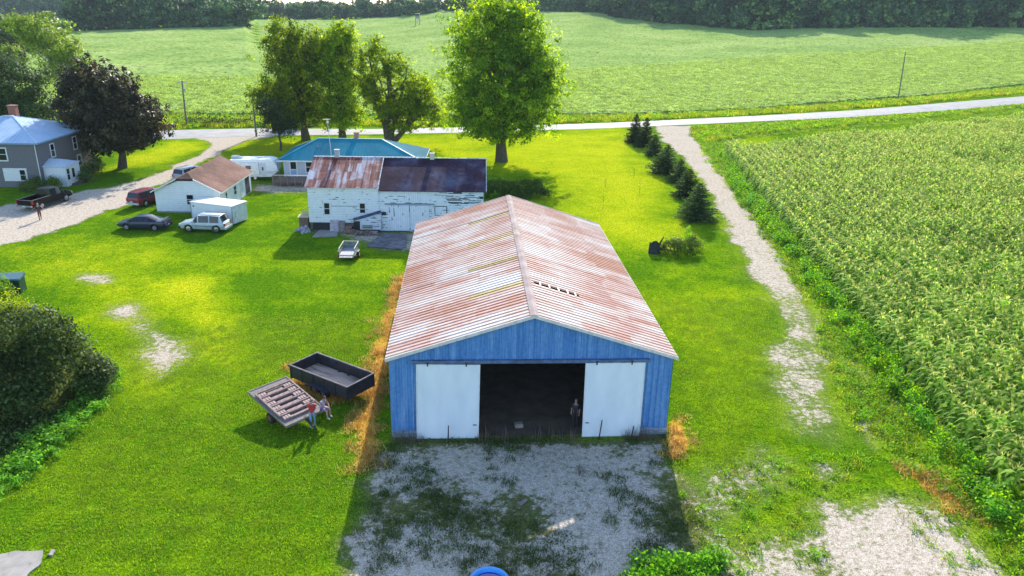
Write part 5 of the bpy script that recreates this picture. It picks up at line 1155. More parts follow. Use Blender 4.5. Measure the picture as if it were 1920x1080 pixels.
STAND = dict(pelvis=(0, 0, .92), spine=(0, .01, 1.1), chest=(0, .02, 1.3), neck=(0, .03, 1.47), head=(0, .05, 1.62), shL=(-.17, .02, 1.4), elL=(-.23, .0, 1.13), wrL=(-.22, .09, .9), shR=(.17, .02, 1.4), elR=(.23, 0, 1.13), wrR=(.22, .09, .9),
             hipL=(-.09, 0, .88), knL=(-.1, .02, .48), anL=(-.11, 0, .08), hipR=(.09, 0, .88), knR=(.1, .03, .48), anR=(.11, 0, .08))
J = dict(STAND); J.update(pelvis=(0, -.05, .9), spine=(0, .06, 1.05), chest=(0, .17, 1.2), neck=(0, .26, 1.33), head=(0, .33, 1.46), look=(0, 1, -.5), shL=(-.17, .18, 1.28), elL=(-.24, .36, 1.12), wrL=(-.2, .55, 1.02), shR=(.17, .18, 1.28), elR=(.22, .38, 1.14), wrR=(.15, .56, 1.02), anL=(-.1, -.12, .08), knL=(-.09, -.02, .47), anR=(.12, .1, .08), knR=(.1, .12, .47))
p1 = at(587, 802); person('person in red shirt and light blue jeans leaning over the flatbed trailer corner', (p1[0], p1[1], 0), R(14), J, dict(shirt=RED, pants=DENIM, shoe=SHOE, long=True), 1.02, (.35, .2, .14))
S_ = dict(pelvis=(0, 0, .1), spine=(0, .03, .27), chest=(0, .1, .45), neck=(0, .16, .6), head=(0, .22, .74), look=(0, 1, -.6), shL=(-.18, .1, .53), elL=(-.24, .2, .32), wrL=(-.12, .38, .25), shR=(.18, .1, .53), elR=(.24, .22, .33), wrR=(.1, .4, .26), hipL=(-.1, .02, .09), knL=(-.13, .42, .1), anL=(-.12, .44, -.32), hipR=(.1, .02, .09), knR=(.12, .42, .1), anR=(.16, .5, -.32))
p2 = at(604, 766, .78); person('person in pale lilac shirt and shorts sitting bent forward on the flatbed trailer', (p2[0], p2[1], .74), R(-118), S_, dict(shirt=LILAC, pants=PLUM, shoe=paint('pale shoe', (.6, .55, .55)), long=False, shorts=True), 1.05, (.05, .04, .05))
J = dict(STAND); J.update(elL=(-.33, -.02, 1.22), wrL=(-.5, .05, 1.12), elR=(.33, -.02, 1.22), wrR=(.48, .08, 1.14), anL=(-.06, -.1, .08), anR=(.05, .12, .08), knR=(.05, .14, .48))
p3 = at(76, 412); person('person in dark top and maroon trousers walking on gravel behind the black pickup', (p3[0], p3[1], 0), R(200), J, dict(shirt=NAVY, pants=MAROON, shoe=SHOE, long=True), 1.05, (.5, .46, .42))
p4 = bpt(9.85, .9); person('person in dark clothes standing in shade beside the right barn door', p4, R(160), STAND, dict(shirt=NAVY, pants=GREYT, shoe=SHOE, long=True), 1.0, (.2, .16, .13))
m_ = MB(); m_.box(-.22, .22, -.16, .16, 0, .2); m_.box(-.2, .2, -.14, .14, .2, .23); o = m_.build('cardboard_box', paint('dull box card', (.3, .24, .22))); o.location = bpt(6.75, .9, .03); o.rotation_euler = (0, 0, R(12)); tag(o, 'small pale box on the dark dirt floor of the open barn', 'box')

# ---------------------------------------------------------------- poles, stand, silos
def pole(label, foot, top, Hh, arm=True, parent=None):
    f = at(*foot); t = thing('utility_pole', label, 'pole', (f[0], f[1], tz(*f)), 0, 'wooden utility poles along the road'); z = atY(top[0], top[1], f[1]); dx = z[0]-f[0]
    m_ = MB(); m_.tube([(0, 0, -.1), (dx, 0, z[2])], [.17, .11], 8); m_.build('post', paint('grey pole wood', (.2, .18, .16), (.12, .1, .09), .9, scale=3), t)
    if arm:
        m_ = MB(); m_.bar((dx-.9, 0, z[2]-.35), (dx+.9, 0, z[2]-.35), .13, .13, up=(0, 0, 1)); a = m_.build('crossarm', paint('pale crossarm', (.42, .4, .36)), t)
        m_ = MB()
        for x in (-.8, -.35, .35, .8): m_.tube([(dx+x, 0, z[2]-.29), (dx+x, 0, z[2]-.1)], [.05, .035], 6)
        m_.build('insulator', paint('insulator glass', (.5, .55, .55), None, .2), a)
        m_ = MB(); m_.tube([(dx+.25, -.1, z[2]-1.9), (dx+.25, -.1, z[2]-1.3)], .17, 10); m_.build('transformer', paint('grey transformer', (.4, .42, .42)), t)
pole('utility pole with a crossarm standing right of the dark maple', (350, 236), (341, 151), 8)
pole('utility pole half hidden by the left edge of the roadside trees', (481, 256), (472, 172), 7.5)
pole('bare leaning pole beside the road on the right, before the soybean field', (1683, 191), (1697, 103), 11, arm=False)
def deer_stand():
    Y = 520.0; x, _, _ = atY(783, 40, Y); z0 = tz(x, Y)+.6; _, _, zt = atY(783, 24, Y); h = max(4.5, zt-z0)
    t = thing('hunting_stand', 'grey hunting stand on tall legs far out in the soybean field', 'stand', (x, Y, z0-.6)); W = 1.3; g = paint('grey stand board', (.3, .28, .27), (.2, .19, .18)); 
    for sx in (-1, 1):
        for sy in (-1, 1): m_ = MB(); m_.bar((sx*W*1.15, sy*W, 0), (sx*W*.9, sy*W*.8, h*.62), .26); m_.build('leg', g, t)
    m_ = MB(); m_.box(-W, W, -W, W, h*.6, h*.64).box(-W, W, W-.1, W, h*.64, h).box(-W, -W+.1, -W, W, h*.64, h).box(W-.1, W, -W, W, h*.64, h).box(-W, W, -W, -W+.1, h*.64, h*.8); m_.build('cabin', g, t); m_ = MB(); m_.box(-W*1.15, W*1.15, -W*1.15, W*1.15, h, h+.25); m_.build('roof', g, t)
    m_ = MB(); m_.bar((-W, -W, h*.1), (W, -W, h*.55), .15).bar((W, -W, h*.1), (-W, -W, h*.55), .15); m_.build('brace', g, t)
deer_stand()
for i, (px, w_) in enumerate(((154, 6.5), (170, 6.0), (208, 6.5), (221, 5.5))):
    Y = 820.0; x, _, z = atY(px, 9, Y); t = thing('farm_silo', ['pale hazy silo, leftmost of the pair above the left woods', 'pale hazy silo, second from the left above the left woods', 'pale hazy silo, third from the left above the woods', 'pale hazy silo, rightmost of those above the left woods'][i], 'silo', (x, Y, tz(x, Y)), 0, 'silos beyond the left woods')
    hh = z-tz(x, Y)+9; m_ = MB(); m_.tube([(0, 0, 0), (0, 0, hh)], w_, 20); m_.build('tower', paint('pale concrete stave', (.62, .58, .62), (.5, .46, .5), .7, scale=.3), t, smooth=True); m_ = MB(); m_.ell((0, 0, hh), (w_, w_, w_*.7), 16); m_.build('dome', paint('pale dome', (.6, .6, .65)), t, smooth=True)
# green bin among the bushes on the left
def bin_():
    c = at(26, 547); t = thing('storage_bin', 'dark green lidded bin half hidden by bushes at the left edge', 'bin', (c[0], c[1], 0), R(8))
    boxes('body', paint('dark green plastic', (.01, .07, .04), (.006, .04, .025), .4), t, [(-.95, .75, -.5, .5, 0, 1.15)])
    m_ = MB(); m_.prism([(-.6, 1.12), (-.55, 1.22), (.5, 1.4), (.6, 1.15)], -1.05, .85, 'x'); m_.build('lid', paint('dark slate lid', (.08, .16, .18), (.04, .1, .11), .35), t)
bin_()
def tarp(name, label, cat, corners, mt):
    """creased sheet between four world corners"""
    n = 14; A, B_, C_, D_ = map(Vector, corners); r = np.random.default_rng(8); V = []
    for i in range(n+1):
        for j in range(n+1):
            u, v = i/n, j/n; q = A.lerp(B_, u).lerp(D_.lerp(C_, u), v); V.append((q.x, q.y, q.z+.10*math.sin(u*17+v*5)*math.sin(v*3.1)+.04*r.normal()))
    me = fast_mesh(name, V, [(i*(n+1)+j, (i+1)*(n+1)+j, (i+1)*(n+1)+j+1, i*(n+1)+j+1) for i in range(n) for j in range(n)], mt, True); o = mobj(name, me); so_ = o.modifiers.new('t', 'SOLIDIFY'); so_.thickness = .03; return tag(o, label, cat)
TARP = paint('blue grey tarpaulin', (.32, .38, .48), (.2, .24, .32), .45, scale=3, bmp=.4)
def q3(x, y, z): return (*at(x, y, z), z)
tarp('tarpaulin', 'pale blue grey tarpaulin over a heap at the left edge under vines', 'tarpaulin', (q3(-40, 640, 1.5), q3(34, 600, 2.0), q3(22, 650, 1.2), q3(-40, 690, .9)), TARP)
tarp('leaning_sheet', 'narrow blue grey sheet standing upright among the vines left of the lawn', 'sheet', (q3(58, 576, 2.3), q3(68, 570, 2.4), q3(78, 622, .5), q3(68, 630, .4)), TARP)

# ---------------------------------------------------------------- trees
BARK = paint('tree bark', (.11, .085, .06), (.05, .04, .03), .95, scale=3, stretch=(3, 3, .6), bmp=.5)
L_MAPLE = leafmat('maple leaves', [(.015, .05, .004), (.09, .165, .008), (.33, .41, .012)], .55, (2.5, 2.4, .3))
L_ASH = leafmat('ash leaves', [(.02, .06, .004), (.13, .21, .008), (.4, .47, .012)], .58, (2.5, 2.4, .3))
L_DARK = leafmat('dark purple maple leaves', [(.012, .014, .007), (.035, .036, .015), (.17, .15, .07)], .25, (1.7, 1.4, .5), .45)
L_COTT = leafmat('cottonwood leaves', [(.05, .12, .015), (.14, .22, .02), (.26, .31, .05)], .42, (1.7, 1.6, .4), .45)
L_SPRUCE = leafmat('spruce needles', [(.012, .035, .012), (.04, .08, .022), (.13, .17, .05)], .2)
L_HEDGE = leafmat('hedge leaves', [(.02, .05, .006), (.06, .11, .012), (.18, .24, .03)], .35)
L_WOOD = leafmat('far wood leaves', [(.01, .035, .018), (.04, .10, .035), (.2, .3, .08)], .22, (1.8, 1.8, .8))
def crown_pts(lobes, ncl, per, cr, r, shell=.55):
    vol = np.array([l[3]*l[4]*l[5] for l in lobes])**.8; idx = r.choice(len(lobes), ncl, p=vol/vol.sum()); L = np.array([l for l in lobes])[idx]
    d = r.normal(size=(ncl, 3)); d /= np.linalg.norm(d, axis=1)[:, None]; rad = (shell+(1-shell)*r.random(ncl))[:, None]*(.9+.16*r.normal(size=(ncl, 1))).clip(.6, 1.25)
    C = L[:, :3]+d*L[:, 3:]*rad; sz = cr*(.6+.8*r.random(ncl)); P = np.repeat(C, per, 0)+r.normal(size=(ncl*per, 3))*np.repeat(sz, per)[:, None]*[.55, .55, .42]
    tone = np.repeat(r.random(ncl)*.55, per)+r.random(ncl*per)*.45
    un = lambda a: a/(np.linalg.norm(a, axis=1)[:, None]+1e-9)
    crown_pts.nrm = un(un(P-np.repeat(C, per, 0))*.9+np.repeat(d, per, 0)*.8+[0, 0, .35]); return C, P, tone
def tree(name, label, cat, loc, lobes, trunk_r, ncl, per, cr, leaf, lm, seed=1, group=None, stems=None, limbs=14, bark=None, flat=.2, shell=.55):
    r = np.random.default_rng(seed); t = thing(name, label, cat, (loc[0], loc[1], tz(*loc)), 0, group); C, P, tone = crown_pts(lobes, ncl, per, cr, r, shell)
    P[:, 2] = np.maximum(P[:, 2], .15); V, F = leafcloud(P, leaf, r, nrm=crown_pts.nrm); mobj('crown', fast_mesh('crown', V, F, lm, False, {'rnd': np.repeat(tone, 4)}), t)
    m_ = MB(); top = max(l[2] for l in lobes); stems = stems or [((0, 0, 0), (0, 0, top))]
    for a, b in stems:
        a, b = Vector(a), Vector(b); pts = [a.lerp(b, k/6)+Vector((r.normal()*.15, r.normal()*.15, 0))*(k > 0) for k in range(7)]; pts[0].z = -.2
        m_.tube(pts, [trunk_r*1.35]+[trunk_r*(1-.14*k) for k in range(1, 7)], 9)
        for k in range(limbs//len(stems)):
            c = C[r.integers(len(C))]; f = .25+.6*r.random(); s = a.lerp(b, f); s.z = min(s.z, max(c[2]*.75, 1)); e = Vector(c); mdl = s.lerp(e, .5)+Vector((0, 0, .1*(e-s).length)); m_.tube([s, mdl, e], [trunk_r*.42*(1-f*.5), trunk_r*.26, trunk_r*.07], 6)
    m_.build('trunk', bark or BARK, t, smooth=True); return t
# big maple behind the white barn
tree('maple_tree', 'tall broad green tree standing alone between the white barn and the road', 'tree', (-1.95, 111), [(-.5, 0, 11.5, 9.2, 8.5, 7.5), (-2.5, 0, 17.5, 6.3, 6.5, 5.5), (2.2, 0, 17, 6.0, 6, 5.8), (3.8, 0, 9, 5.6, 6, 4.8), (-3.8, 0, 8.2, 4.6, 6, 4.0), (0, 0, 20, 4.5, 4.5, 3.4), (1.2, 0, 5.0, 6.4, 5, 2.6), (-3, 0, 5.2, 6, 5, 2.6), (4.5, 0, 12.5, 5.2, 6, 4.5)], .75, 2300, 40, .72, .34, L_MAPLE, 1, limbs=40, shell=.45)
AG = 'tall trees in front of the teal roofed house'
tree('ash_tree', 'tall dense green tree, leftmost of those behind the teal roofed house', 'tree', (-34.5, 126), [(-.5, 0, 11, 6.2, 6, 6), (-2.5, 0, 16, 3.6, 4, 3.4), (1.5, 0, 14.5, 4.5, 4, 4.0), (-4.8, 0, 7.0, 5, 5, 3.2), (2, 0, 5.5, 4.5, 4, 3.4), (-3, 0, 4, 4.5, 4, 2.2)], .6, 1150, 38, .7, .34, L_ASH, 2, AG, limbs=26, shell=.45)
tree('ash_tree', 'tall green tree with a pointed top, middle one of those behind the teal roofed house', 'tree', (-28.3, 125.3), [(0, 0, 11, 4.4, 5, 6), (.8, 0, 16.2, 3.0, 3, 3.4), (-1.5, 0, 13.5, 3, 3, 4), (0, 0, 4.8, 4.4, 4, 3.4)], .55, 850, 38, .7, .34, L_ASH, 3, AG, limbs=24, shell=.45)
tree('ash_tree', 'loose airy green tree with forked stems, rightmost of those behind the teal roofed house', 'tree', (-20.6, 124.7), [(-2.6, 0, 12, 2.6, 3, 4.8), (1.2, 0, 11.5, 3.4, 3, 3.6), (4.8, 0, 9, 3.6, 4, 3.6), (6.8, 0, 5, 3.6, 4, 2.6), (.5, 0, 6, 4, 4, 3), (-1.2, 0, 15, 1.7, 2, 2.2), (2.4, 0, 2.6, 3, 3, 1.3), (3.4, 0, 6.5, 4, 4, 3), (-2.6, 0, 8, 2.6, 3, 3)], .5, 900, 36, .62, .3, L_ASH, 4, AG, stems=[((0, 0, 0), (-2.8, 0, 14)), ((0, 0, 0), (3.2, 0, 12)), ((.2, 0, 0), (7, 0, 6.5)), ((0, 0, 0), (.6, 0, 14))], limbs=40, shell=.4)
tree('small_tree', 'small dark rounded tree beside the left end of the teal roofed house', 'tree', (-35.8, 116), [(-.6, 0, 4.2, 3.0, 2.6, 1.7), (1, 0, 3.8, 2.4, 2.2, 1.4), (-1, 0, 6.4, 2.8, 2.6, 1.4)], .18, 170, 40, .7, .24, leafmat('plum leaves', [(.01, .025, .006), (.03, .05, .012), (.1, .1, .06)], .25), 5, limbs=14)
tree('dark_maple_tree', 'dark purplish maple between the grey house and the driveway', 'tree', (-52.7, 101), [(-1.2, 0, 7.6, 6.2, 6, 5.2), (-2.8, 0, 11.4, 3.8, 4, 3.0), (2.6, 0, 6, 5.0, 5, 3.6), (0, 0, 3.6, 5.6, 5, 1.7), (-.6, 0, 10, 4.6, 4, 3.6), (-3.6, -.5, 8.6, 4.2, 5, 4.2), (.6, .5, 7, 5, 6, 4.4)], .5, 1350, 36, .6, .36, L_DARK, 6, limbs=20, shell=.6)
x_, y_ = atY(25, 180, 116)[:2]
tree('dark_tree', 'dark broad tree behind the roof of the grey house', 'tree', (x_, y_), [(0, 0, 9, 5, 5, 4.6), (2.5, 0, 5.5, 4.5, 4, 2.6), (-3, 0, 12, 3.5, 4, 2.5), (-4, 0, 5, 5, 4, 3)], .45, 620, 44, .85, .32, leafmat('dark green leaves', [(.01, .025, .008), (.025, .055, .012), (.09, .13, .04)], .2), 7, limbs=24)
x_, y_ = atY(150, 190, 158)[:2]
tree('cottonwood_tree', 'leaning pale yellow green tree with bare pale branches above the dark maple', 'tree', (x_, y_), [(-6.5, 0, 14.5, 5.2, 5, 3.8), (-2.5, 0, 11.5, 5.0, 5, 4.0), (.5, 0, 8, 3.6, 4, 3), (-9.5, 0, 16, 3.4, 3, 2.6), (-4.5, 0, 7.5, 4, 4, 3)], .45, 480, 40, .95, .38, L_COTT, 8, limbs=26, stems=[((0, 0, 0), (-7.5, 0, 15.5)), ((0, 0, 0), (-1.5, 0, 13))], bark=paint('pale bark', (.55, .52, .42), (.35, .33, .26), .9), shell=.4)
x_, y_ = atY(8, 150, 175)[:2]
tree('green_tree', 'bright green tree at the left edge between the cottonwood and the dark tree', 'tree', (x_, y_), [(0, 0, 6, 4.5, 4, 4.5), (3, 0, 8.5, 3.5, 3, 3)], .35, 220, 36, .9, .4, L_COTT, 9)
def spruce_mesh(h, rad, seed, n=1.0):
    r = np.random.default_rng(seed); P = []; D = []; tones = []
    tiers = int(h*4.2)
    for k in range(tiers):
        f = k/tiers; z = .12+h*f*.97; rr = rad*(1-f)**.82*(.86+.28*r.random()); nb = int((10+16*(1-f))*n)
        for b in range(nb):
            a = r.random()*6.283; L_ = rr*(.72+.4*r.random()); up = .28-.15*(1-f); q = max(4, int(L_/.13)); s = np.arange(1, q+1)/q
            c = np.stack([np.cos(a)*L_*s, np.sin(a)*L_*s, z-.05*L_*s*2+up*L_*s**2], 1)
            for side in (-1, 0, 1):
                w = side*.18*L_*(.3+s*.5)*(1.1-s); c2 = c+np.stack([-np.sin(a)*w, np.cos(a)*w, -.02*np.abs(w)], 1)+r.normal(size=c.shape)*.03
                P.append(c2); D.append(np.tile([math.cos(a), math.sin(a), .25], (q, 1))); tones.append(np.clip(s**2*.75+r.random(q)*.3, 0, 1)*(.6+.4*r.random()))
    P = np.concatenate(P); D = np.concatenate(D)+r.normal(size=(len(P), 3))*.45; D /= np.linalg.norm(D, axis=1)[:, None]; T = np.concatenate(tones)
    q = r.normal(size=P.shape); B = np.cross(D, q); B /= np.linalg.norm(B, axis=1)[:, None]; L_ = (.17+.1*r.random(len(P)))[:, None]; V = np.stack([P-D*L_*.5, P+B*L_*.22, P+D*L_*.6, P-B*L_*.22], 1).reshape(-1, 3)
    return V, np.arange(len(V)).reshape(-1, 4), np.repeat(T, 4)
SPR = [((1190, 268), 5.0, 1.9, 'farthest narrow spruce of the row, nearest the road'), ((1209, 275), 4.9, 2.0, 'tall spruce second from the road in the row'), ((1226, 292), 3.4, 1.9, 'low spruce third from the road in the row'), ((1248, 325), 4.1, 2.7, 'wide spruce in the middle of the row, fourth from the road'),
       ((1273, 342), 3.2, 1.8, 'smallest narrow spruce of the row, between two wide ones'), ((1288, 370), 3.6, 2.1, 'second nearest spruce of the row beside the gravel lane'), ((1306, 412), 4.2, 2.5, 'largest and nearest spruce at the barn end of the row')]
for i, (px, h, rad, lab) in enumerate(SPR):
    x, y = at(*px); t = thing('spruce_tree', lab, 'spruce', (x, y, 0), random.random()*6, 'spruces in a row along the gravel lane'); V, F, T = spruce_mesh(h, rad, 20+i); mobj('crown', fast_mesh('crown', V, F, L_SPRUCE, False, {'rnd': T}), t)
    m_ = MB(); m_.tube([(0, 0, -.1), (0, 0, h*.97)], [.16, .02], 8); m_.build('trunk', BARK, t)
x_, y_ = atY(545, 60, 140)[:2]
t = thing('tall_spruce_tree', 'tall dark spruce whose tip rises above the leftmost green roadside tree', 'spruce', (x_, y_, 0)); zt = atY(544, 28, 140)[2]; V, F, T = spruce_mesh(zt, 3.2, 40, .5); V = np.asarray(V); mobj('crown', fast_mesh('crown', V, F, L_SPRUCE, False, {'rnd': T}), t); m_ = MB(); m_.tube([(0, 0, -.1), (0, 0, zt*.97)], [.3, .03], 8); m_.build('trunk', BARK, t)
for i, (px, top) in enumerate((((1129, 399), 300), ((1137, 353), 315))):
    pass
for lab, px, h in (('thin leafless sapling on the yellow lawn, nearer the barn of the left pair', (1130, 392), 1.9), ('tiny bent sapling on the yellow lawn beyond the left nearer one', (1135, 352), 1.3), ('slender sapling on the yellow lawn nearest the spruce row', (1198, 368), 2.3), ('short twiggy sapling on the yellow lawn beyond the one nearest the spruces', (1188, 335), 1.6)):
    x, y = at(*px); t = thing('sapling', lab, 'sapling', (x, y, 0), 0, 'saplings on the yellow lawn'); m_ = MB(); r = random.Random(px[0]); m_.tube([(0, 0, 0), (.05, 0, h*.5), (-.04, .05, h)], [.02, .015, .007], 5)
    for k in range(7): z = h*(.35+.08*k); a = r.random()*6; m_.tube([(0, 0, z), (math.cos(a)*.25, math.sin(a)*.25, z+.2)], [.01, .005], 4)
    m_.build('trunk', BARK, t); C = rng.normal(size=(46, 3))*[.16, .16, h*.22]+[0, 0, h*.68]; V, F = leafcloud(C, .09); mobj('crown', fast_mesh('crown', V, F, L_ASH, False, {'rnd': np.repeat(rng.random(46), 4)}), t)

# ---------------------------------------------------------------- far woods: one variant mesh each, copied
def far_tree_mesh(seed, h=14, rad=5.5, lm=None):
    r = np.random.default_rng(seed); lobes = [(0, 0, h*.55, rad*.8, rad*.8, h*.4), (rad*.3*r.normal(), rad*.3*r.normal(), h*.72, rad*.6, rad*.6, h*.26), (rad*.45*r.normal(), -rad*.3, h*.4, rad*.6, rad*.6, h*.28), (0, -rad*.25, h*.2, rad*.85, rad*.7, h*.2), (0, 0, h*.08, rad*.9, rad*.8, h*.08)]
    C, P, tone = crown_pts(lobes, 130, 26, 1.25, r, .85); P[:, 2] = np.maximum(P[:, 2], 0); V, F = leafcloud(P, 1.15, r, nrm=crown_pts.nrm); return fast_mesh('far_tree', V, F, lm or L_WOOD, False, {'rnd': np.repeat(tone, 4)})
FT = [far_tree_mesh(100+k, 14, 5.2+.6*(k % 3)) for k in range(5)]
FT2 = [far_tree_mesh(200+k, 14, 5.4, L_COTT) for k in range(3)]
def belt(px_line, nrows, step, h, label, group, cat='tree', dist=None, dz=0.0, rowgap=9, name='woodland_tree', seed=0, hvar=.25, meshes=None):
    r = random.Random(seed); T = []; 
    for a, b, d in px_line: v = ray(a, b); T.append((v[0]/v[1], d))
    T.sort(); ts = np.array([q[0] for q in T]); ds = np.array([q[1] for q in T]); n = 0
    for k in range(nrows):
        t_ = ts[0]+r.random()*.005
        while t_ < ts[-1]:
            D_ = np.interp(t_, ts, ds)+k*rowgap+r.uniform(-3, 3); x = t_*D_; z = tz(x, D_)+k*dz; s = h/14*(1+r.uniform(-hvar, hvar))*(1+.06*k)
            o = bpy.data.objects.new(name, r.choice(meshes or FT)); COL.objects.link(o); o.location = (x, D_, z); o.rotation_euler = (0, 0, r.random()*6.28); w_ = r.uniform(.95, 1.35); o.scale = (s*w_, s*w_, s); tag(o, label, cat, group); n += 1
            t_ += step/D_*r.uniform(.7, 1.3)*(1+.35*k)
    return n
line = lambda lo, hi: [(a, b, d) for a, b, d in CTRL if lo <= a <= hi]
n = 0
n += belt(line(150, 460), 4, 9.5, 15, 'rounded dark green tree in the wood at the upper left', 'trees of the upper left wood', rowgap=14, dz=2.2, seed=1, hvar=.32)
n += belt([(-60, 84, 300), (60, 80, 300), (132, 78, 310)], 2, 8, 13, 'bright green tree in the hedgerow behind the cottonwood', 'hedgerow trees at the upper left', rowgap=16, dz=.8, seed=2, meshes=FT2)
n += belt([(470, 38, 655), (560, 38, 665), (640, 38, 675), (760, 32, 665), (835, 22, 650)], 3, 9.5, 12.5, 'hazy blue green tree in the middle distance wood beyond the soybean field', 'trees of the middle distance wood', rowgap=22, dz=1.3, seed=3)
n += belt([(842, 22, 655), (1010, 22, 635), (1118, 24, 615)], 2, 9.5, 13, 'hazy tree on the skyline beside the tall broad tree', 'trees on the skyline ridge', rowgap=18, dz=.8, seed=4)
n += belt([(1126, 26, 612), (1170, 36, 566), (1250, 43, 526), (1330, 51, 486), (1400, 58, 456), (1500, 53, 460), (1700, 53, 456), (1935, 55, 446)], 4, 12.0, 23, 'dark tree in the wood along the upper right edge of the soybean field', 'trees of the upper right wood', rowgap=13, dz=2.6, seed=5, hvar=.32)
# far off hills with woods that read as one mass
def hills():
    r = np.random.default_rng(4); 
    for nm, D_, px, seed in (('hills', 2300, [(-200, 0), (120, -2), (300, 2), (460, 4), (540, 6), (620, 8), (700, 7.5), (800, 5), (900, 9), (1100, 12), (1300, 8), (2100, 10)], 3),):
        xs = np.array([ray(a, b)[0]/ray(a, b)[1]*D_ for a, b in px]); zs = np.array([HC+ray(a, b)[2]/ray(a, b)[1]*D_ for a, b in px]); X = np.linspace(xs[0], xs[-1], 500); Z = np.interp(X, xs, zs)+3*(fbm(X, X*0, 30, seed)-.5)*2
        prof = [(-500, -8), (-260, -2), (-60, .75), (0, 1), (150, .8), (500, -3)]; V = []
        for dy, f in prof: V += [(x, D_+dy, (z*f if f > 0 else f)) for x, z in zip(X, Z)]
        m_ = len(X); F = [(j*m_+i, j*m_+i+1, (j+1)*m_+i+1, (j+1)*m_+i) for j in range(len(prof)-1) for i in range(m_-1)]
        mt = paint('far wooded hill', (.05, .11, .04), (.03, .07, .03), .9, scale=.02); tag(mobj(nm, fast_mesh(nm, V, F, mt, True)), 'pale blue wooded hills on the horizon', 'hills', kind='structure')
    for nm, D_, tx, ty, sc_, n_, lab in (('distant_woods', 820, [-300, 150, 440, 520, 640, 820, 1110, 1200, 2200], [-6, -6, 0, 21, 25, 21, 10, -4, -10], 1.6, 1500, 'hazy woods filling the distance above the nearer trees'),
                               ('horizon_woods', 1500, [-300, 440, 520, 700, 820, 1110, 2200], [-6, 3, 12, 13, 11, 4, -6], 1.7, 1500, 'pale blue belt of woods on the horizon')):
        P = []
        for k in range(n_):
            px = -250+2450*r.random(); y0 = np.interp(px, tx, ty)+2.5*(vnoise(np.array([px]), np.array([0.]), 28, 8)[0]-.3)*2; v = ray(px, y0); d = D_+abs(r.normal())*60; zt = HC+v[2]/v[1]*d; P.append((v[0]/v[1]*d, d, zt-14*sc_*.95))
        scatter(nm, lab, 'woods', P, [FT[0], FT[1], FT[2]], sc_*.85, sc_*1.1)
hills()

# ---------------------------------------------------------------- shrubs, hedges, weeds
def shrub(name, label, cat, px, h, nleaf, size, mt, seed, group=None, world=None, clump=.6, hz=None, stems=True):
    P = gp(px) if world is None else np.array(world); c = P.mean(0); r = np.random.default_rng(seed); lo, hi = P.min(0), P.max(0); nc = max(6, nleaf//45); X = []; 
    while len(X) < nc:
        q = lo+r.random(2)*(hi-lo); s = sdist(P, np.array([q[0]]), np.array([q[1]]))[0]
        if s > 0: X.append((q[0]-c[0], q[1]-c[1], min(1, s/ (clump*1.6))))
    X = np.array(X); hh = (hz if hz is not None else h); top = h*(.35+.65*np.sqrt(X[:, 2]))*(.38+1.2*fbm(X[:, 0]+50, X[:, 1]+50, 1.9, seed, 2))*(.85+.3*r.random(nc)); zc = top*(1-.5*r.random(nc)**1.5)
    C = np.stack([X[:, 0], X[:, 1], zc], 1); P3 = np.repeat(C, 45, 0)+r.normal(size=(nc*45, 3))*clump*[.55, .55, .45]; P3[:, 2] = np.abs(P3[:, 2]); tone = np.repeat(r.random(nc)*.5, 45)+r.random(nc*45)*.5
    t = thing(name, label, cat, (c[0], c[1], tz(*c)), 0, group); nn_ = P3-np.repeat(C, 45, 0); nn_ = nn_/(np.linalg.norm(nn_, axis=1)[:, None]+1e-9)+[0, 0, .5]; V, F = leafcloud(P3, size, r, nrm=nn_/np.linalg.norm(nn_, axis=1)[:, None]); mobj('foliage', fast_mesh('foliage', V, F, mt, False, {'rnd': np.repeat(tone, 4)}), t)
    if stems:
        m_ = MB()
        for k in range(0, nc, max(1, nc//14)): m_.tube([(C[k][0]*.7, C[k][1]*.7, 0), tuple(C[k])], [.05, .015], 5)
        m_.build('stem', BARK, t)
    return t
shrub('overgrown_bush', 'large dark green overgrown bush at the left edge', 'bush', [(-120, 690), (0, 690), (60, 680), (130, 690), (175, 715), (185, 745), (120, 770), (60, 800), (0, 812), (-120, 830)], 3.4, 48000, .18, G_DARK, 1, clump=.55)
shrub('overgrown_bush', 'small dark leafy bush at the right tip of the large dark bush', 'bush', [(150, 712), (190, 700), (212, 712), (205, 740), (165, 748)], 1.8, 9000, .16, G_DARK, 2, clump=.4)
VINE = leafmat('vine leaves', [(.08, .15, .01), (.26, .34, .012), (.42, .46, .02)], .45)
shrub('vine_thicket', 'yellow green vines climbing over the heap behind the tarpaulin', 'vines', [(-60, 640), (-60, 600), (20, 600), (60, 612), (110, 630), (128, 660), (95, 680), (60, 640), (10, 625)], 2.2, 12000, .15, VINE, 3, clump=.5)
shrub('vine_thicket', 'green vine covered mound around the dark green bin', 'vines', [(-60, 575), (-20, 558), (14, 552), (22, 568), (-10, 585)], 1.5, 3500, .15, G_LUSH, 4, clump=.4)
LB_ = leafmat('bright weeds', [(.04, .15, .012), (.1, .3, .02), (.2, .4, .04)], .4)
scatter('weed_strip', 'bright green strip of weeds along the front of the large dark bush', 'weeds', inpoly([(205, 700), (212, 722), (180, 770), (130, 830), (70, 890), (0, 930), (-60, 990), (-60, 880), (0, 870), (60, 830), (110, 790), (160, 745)], 9, 0, .4, 3), [leafclump('weed', LB_, 60, .35, .55, .13, 11), leafclump('weed', LB_, 50, .3, .4, .11, 12)], .7, 1.5)
scatter('shade_undergrowth', 'dark undergrowth between the large bush and the bright weed strip', 'weeds', inpoly([(-60, 800), (120, 770), (150, 760), (60, 830), (-60, 890)], 6, 0, .4, 4), [leafclump('weed', G_DARK, 50, .35, .5, .13, 13)], .7, 1.3)
